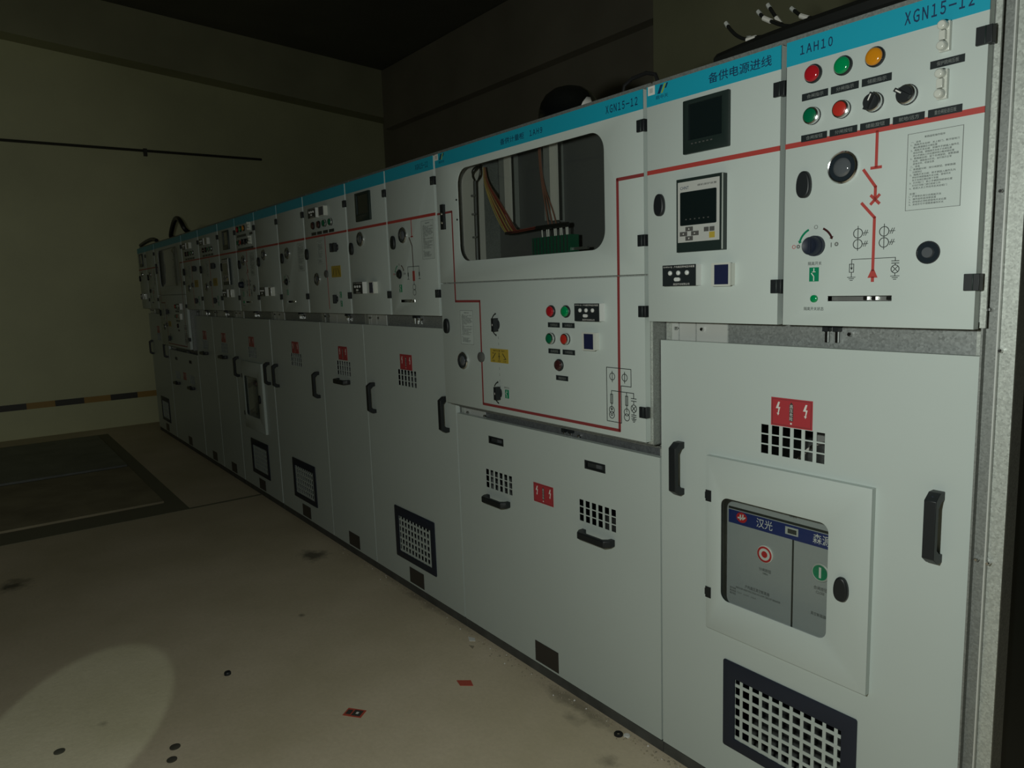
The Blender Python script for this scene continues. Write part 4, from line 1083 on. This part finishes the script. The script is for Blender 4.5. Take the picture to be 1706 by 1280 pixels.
for a, c in zip(rows[:-1], rows[1:]):
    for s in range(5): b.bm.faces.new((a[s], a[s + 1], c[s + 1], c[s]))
lb = b.build('pale_patch', hs); sm = lb.modifiers.new('thick', 'SOLIDIFY'); sm.thickness = 0.001
# lifting bracket
lift = MB().tube([(-1.10, 0.10, TOP + 0.006), (-1.085, 0.10, TOP + 0.055), (-0.965, 0.10, TOP + 0.060), (-0.94, 0.10, TOP + 0.006)], 0.006, 'matt_black', smooth=1).box(-1.12, -1.08, 0.085, 0.115, TOP, TOP + 0.005, 'matt_black').box(-0.96, -0.92, 0.085, 0.115, TOP, TOP + 0.005, 'matt_black').build('lifting_bracket')
tag(lift, 'dark lifting bracket standing on the right end of the metering cabinet top', 'bracket')
cable('power_cable', [(-7.80, 0.30, TOP + 0.03), (-7.70, 0.20, TOP + 0.03), (-7.62, 0.12, TOP + 0.03), (-7.52, 0.10, TOP + 0.06), (-7.36, 0.10, TOP + 0.16), (-7.22, 0.10, TOP + 0.20), (-7.06, 0.10, TOP + 0.15), (-7.02, 0.12, TOP + 0.06), (-7.10, 0.2, TOP + 0.03), (-7.5, 0.3, TOP + 0.03)], 0.022, 'black cable looping up above the far left end of the cabinet row')
cable('power_cable', [(-8.80, 0.04, TOP + 0.022), (-8.4, 0.035, TOP + 0.045), (-8.1, 0.04, TOP + 0.05), (-7.95, 0.045, TOP + 0.022)], 0.020, 'black cable lying flat at the far left end of the cabinet row')

# ------------------------------------------------------------------ litter on the floor
def flat(name, poly, z, th, key): return MB().prism(poly, z, z + th, key, 'xy').build(name)


c0 = Vector((-1.80, -0.655)); u = Vector((0.80, 0.60)); v = Vector((-0.60, 0.80))


def q4(c, a, b_): return [tuple(c + u * sx * a + v * sy * b_) for sx, sy in ((-1, -1), (1, -1), (1, 1), (-1, 1))]


card = thing('torn_label', 'red torn label with dark print lying on the floor nearer the camera', 'label', (0, 0, 0))
card.location = (c0.x, c0.y, 0)
o0 = Vector((0, 0))
MB().prism(q4(o0, 0.038, 0.024), 0.0, 0.0015, 'card_red', 'xy').build('card', card)
MB().prism(q4(o0 + u * 0.012, 0.018, 0.018), 0.0015, 0.0019, 'card_dark', 'xy').prism(q4(o0 - u * 0.022, 0.010, 0.014), 0.0015, 0.0019, 'card_dark', 'xy').prism(q4(o0 + u * 0.012, 0.005, 0.006), 0.0019, 0.0022, 'sign_white', 'xy').build('print', card)
tag(flat('label_scrap', [(-1.742, -0.235), (-1.70, -0.245), (-1.665, -0.205), (-1.705, -0.190)], 0.0, 0.0015, 'card_red'), 'small plain red scrap lying on the floor close to the cabinets', 'label')


def puck(name, x, y, r, h, key, label, cat, hole=0.0, group=None):
    b = MB(); seg = 18; b.mi(key); pr = [(hole, 0), (r, 0), (r, h * 0.7), (r * 0.85, h), (hole, h)]
    ring_ = [[b.bm.verts.new((x + max(rr, 1e-4) * math.cos(2 * math.pi * s / seg), y + max(rr, 1e-4) * math.sin(2 * math.pi * s / seg), z)) for s in range(seg)] for rr, z in pr]
    for a, c in zip(ring_, ring_[1:] + ring_[:1]):
        for s in range(seg): b.bm.faces.new((a[s], a[(s + 1) % seg], c[(s + 1) % seg], c[s]))
    return tag(b.build(name), label, cat, group)


puck('floor_plug', -2.02, -1.24, 0.018, 0.004, 'plug_dark', 'dark round plug on the pale floor patch, upper of the close pair', 'plug', group='dark plugs on the floor')
puck('floor_plug', -1.95, -1.265, 0.017, 0.004, 'plug_dark', 'dark round plug on the pale floor patch, lower of the close pair', 'plug', group='dark plugs on the floor')
from_left = (-2.26, -1.57)
puck('floor_plug', from_left[0], from_left[1], 0.018, 0.004, 'plug_dark', 'dark round plug on the floor alone at the lower left', 'plug', group='dark plugs on the floor')
puck('rubber_ring', -1.07, 0.012, 0.016, 0.008, 'matt_black', 'black rubber ring lying on the floor against the plinth', 'ring', hole=0.008)
puck('steel_nut', -2.41, -0.95, 0.014, 0.012, 'black_plastic', 'dark nut lying alone in the middle of the open floor', 'nut', hole=0.006)
puck('white_washer', -1.045, 0.028, 0.012, 0.006, 'sign_white', 'small pale washer lying beside the black rubber ring', 'washer', hole=0.004)
tag(flat('paper_scrap', [(-2.02, 0.005), (-1.985, -0.012), (-1.965, 0.008), (-1.99, 0.022)], 0.0, 0.002, 'sign_white'), 'tiny pale scrap lying at the foot of the metering cabinet', 'paper')
tag(flat('paper_scrap', [(-1.955, -0.035), (-1.915, -0.040), (-1.93, -0.022)], 0.0, 0.002, 'debris'), 'small brownish flake on the floor in front of the pale scrap', 'paper')
# crumbs of plaster swept against the plinth
b = MB()
for k in range(420):
    x = -0.55 - 3.0 * random.random() ** 1.2; y = 0.050 - abs(random.gauss(0, 0.030)); r = random.uniform(0.0015, 0.0055)
    key = random.choice(('debris', 'debris', 'debris', 'cover_rust', 'sign_white' if random.random() < 0.3 else 'debris')); i = b.mi(key)
    vs = [b.bm.verts.new((x + r * a * random.uniform(.6, 1.2), y + r * c * random.uniform(.6, 1.2), max(0, r * d * random.uniform(.5, .9) + r * 0.4))) for a, c, d in ((1, 0, -.4), (-1, 0, -.4), (0, 1, -.4), (0, -1, -.4), (0, 0, 1))]
    for f in ((0, 2, 4), (2, 1, 4), (1, 3, 4), (3, 0, 4), (0, 3, 1, 2)): b.bm.faces.new([vs[e] for e in f]).material_index = i
tag(b.build('plaster_crumbs'), 'plaster crumbs swept against the plinth along the cabinet row', 'debris', kind='stuff')
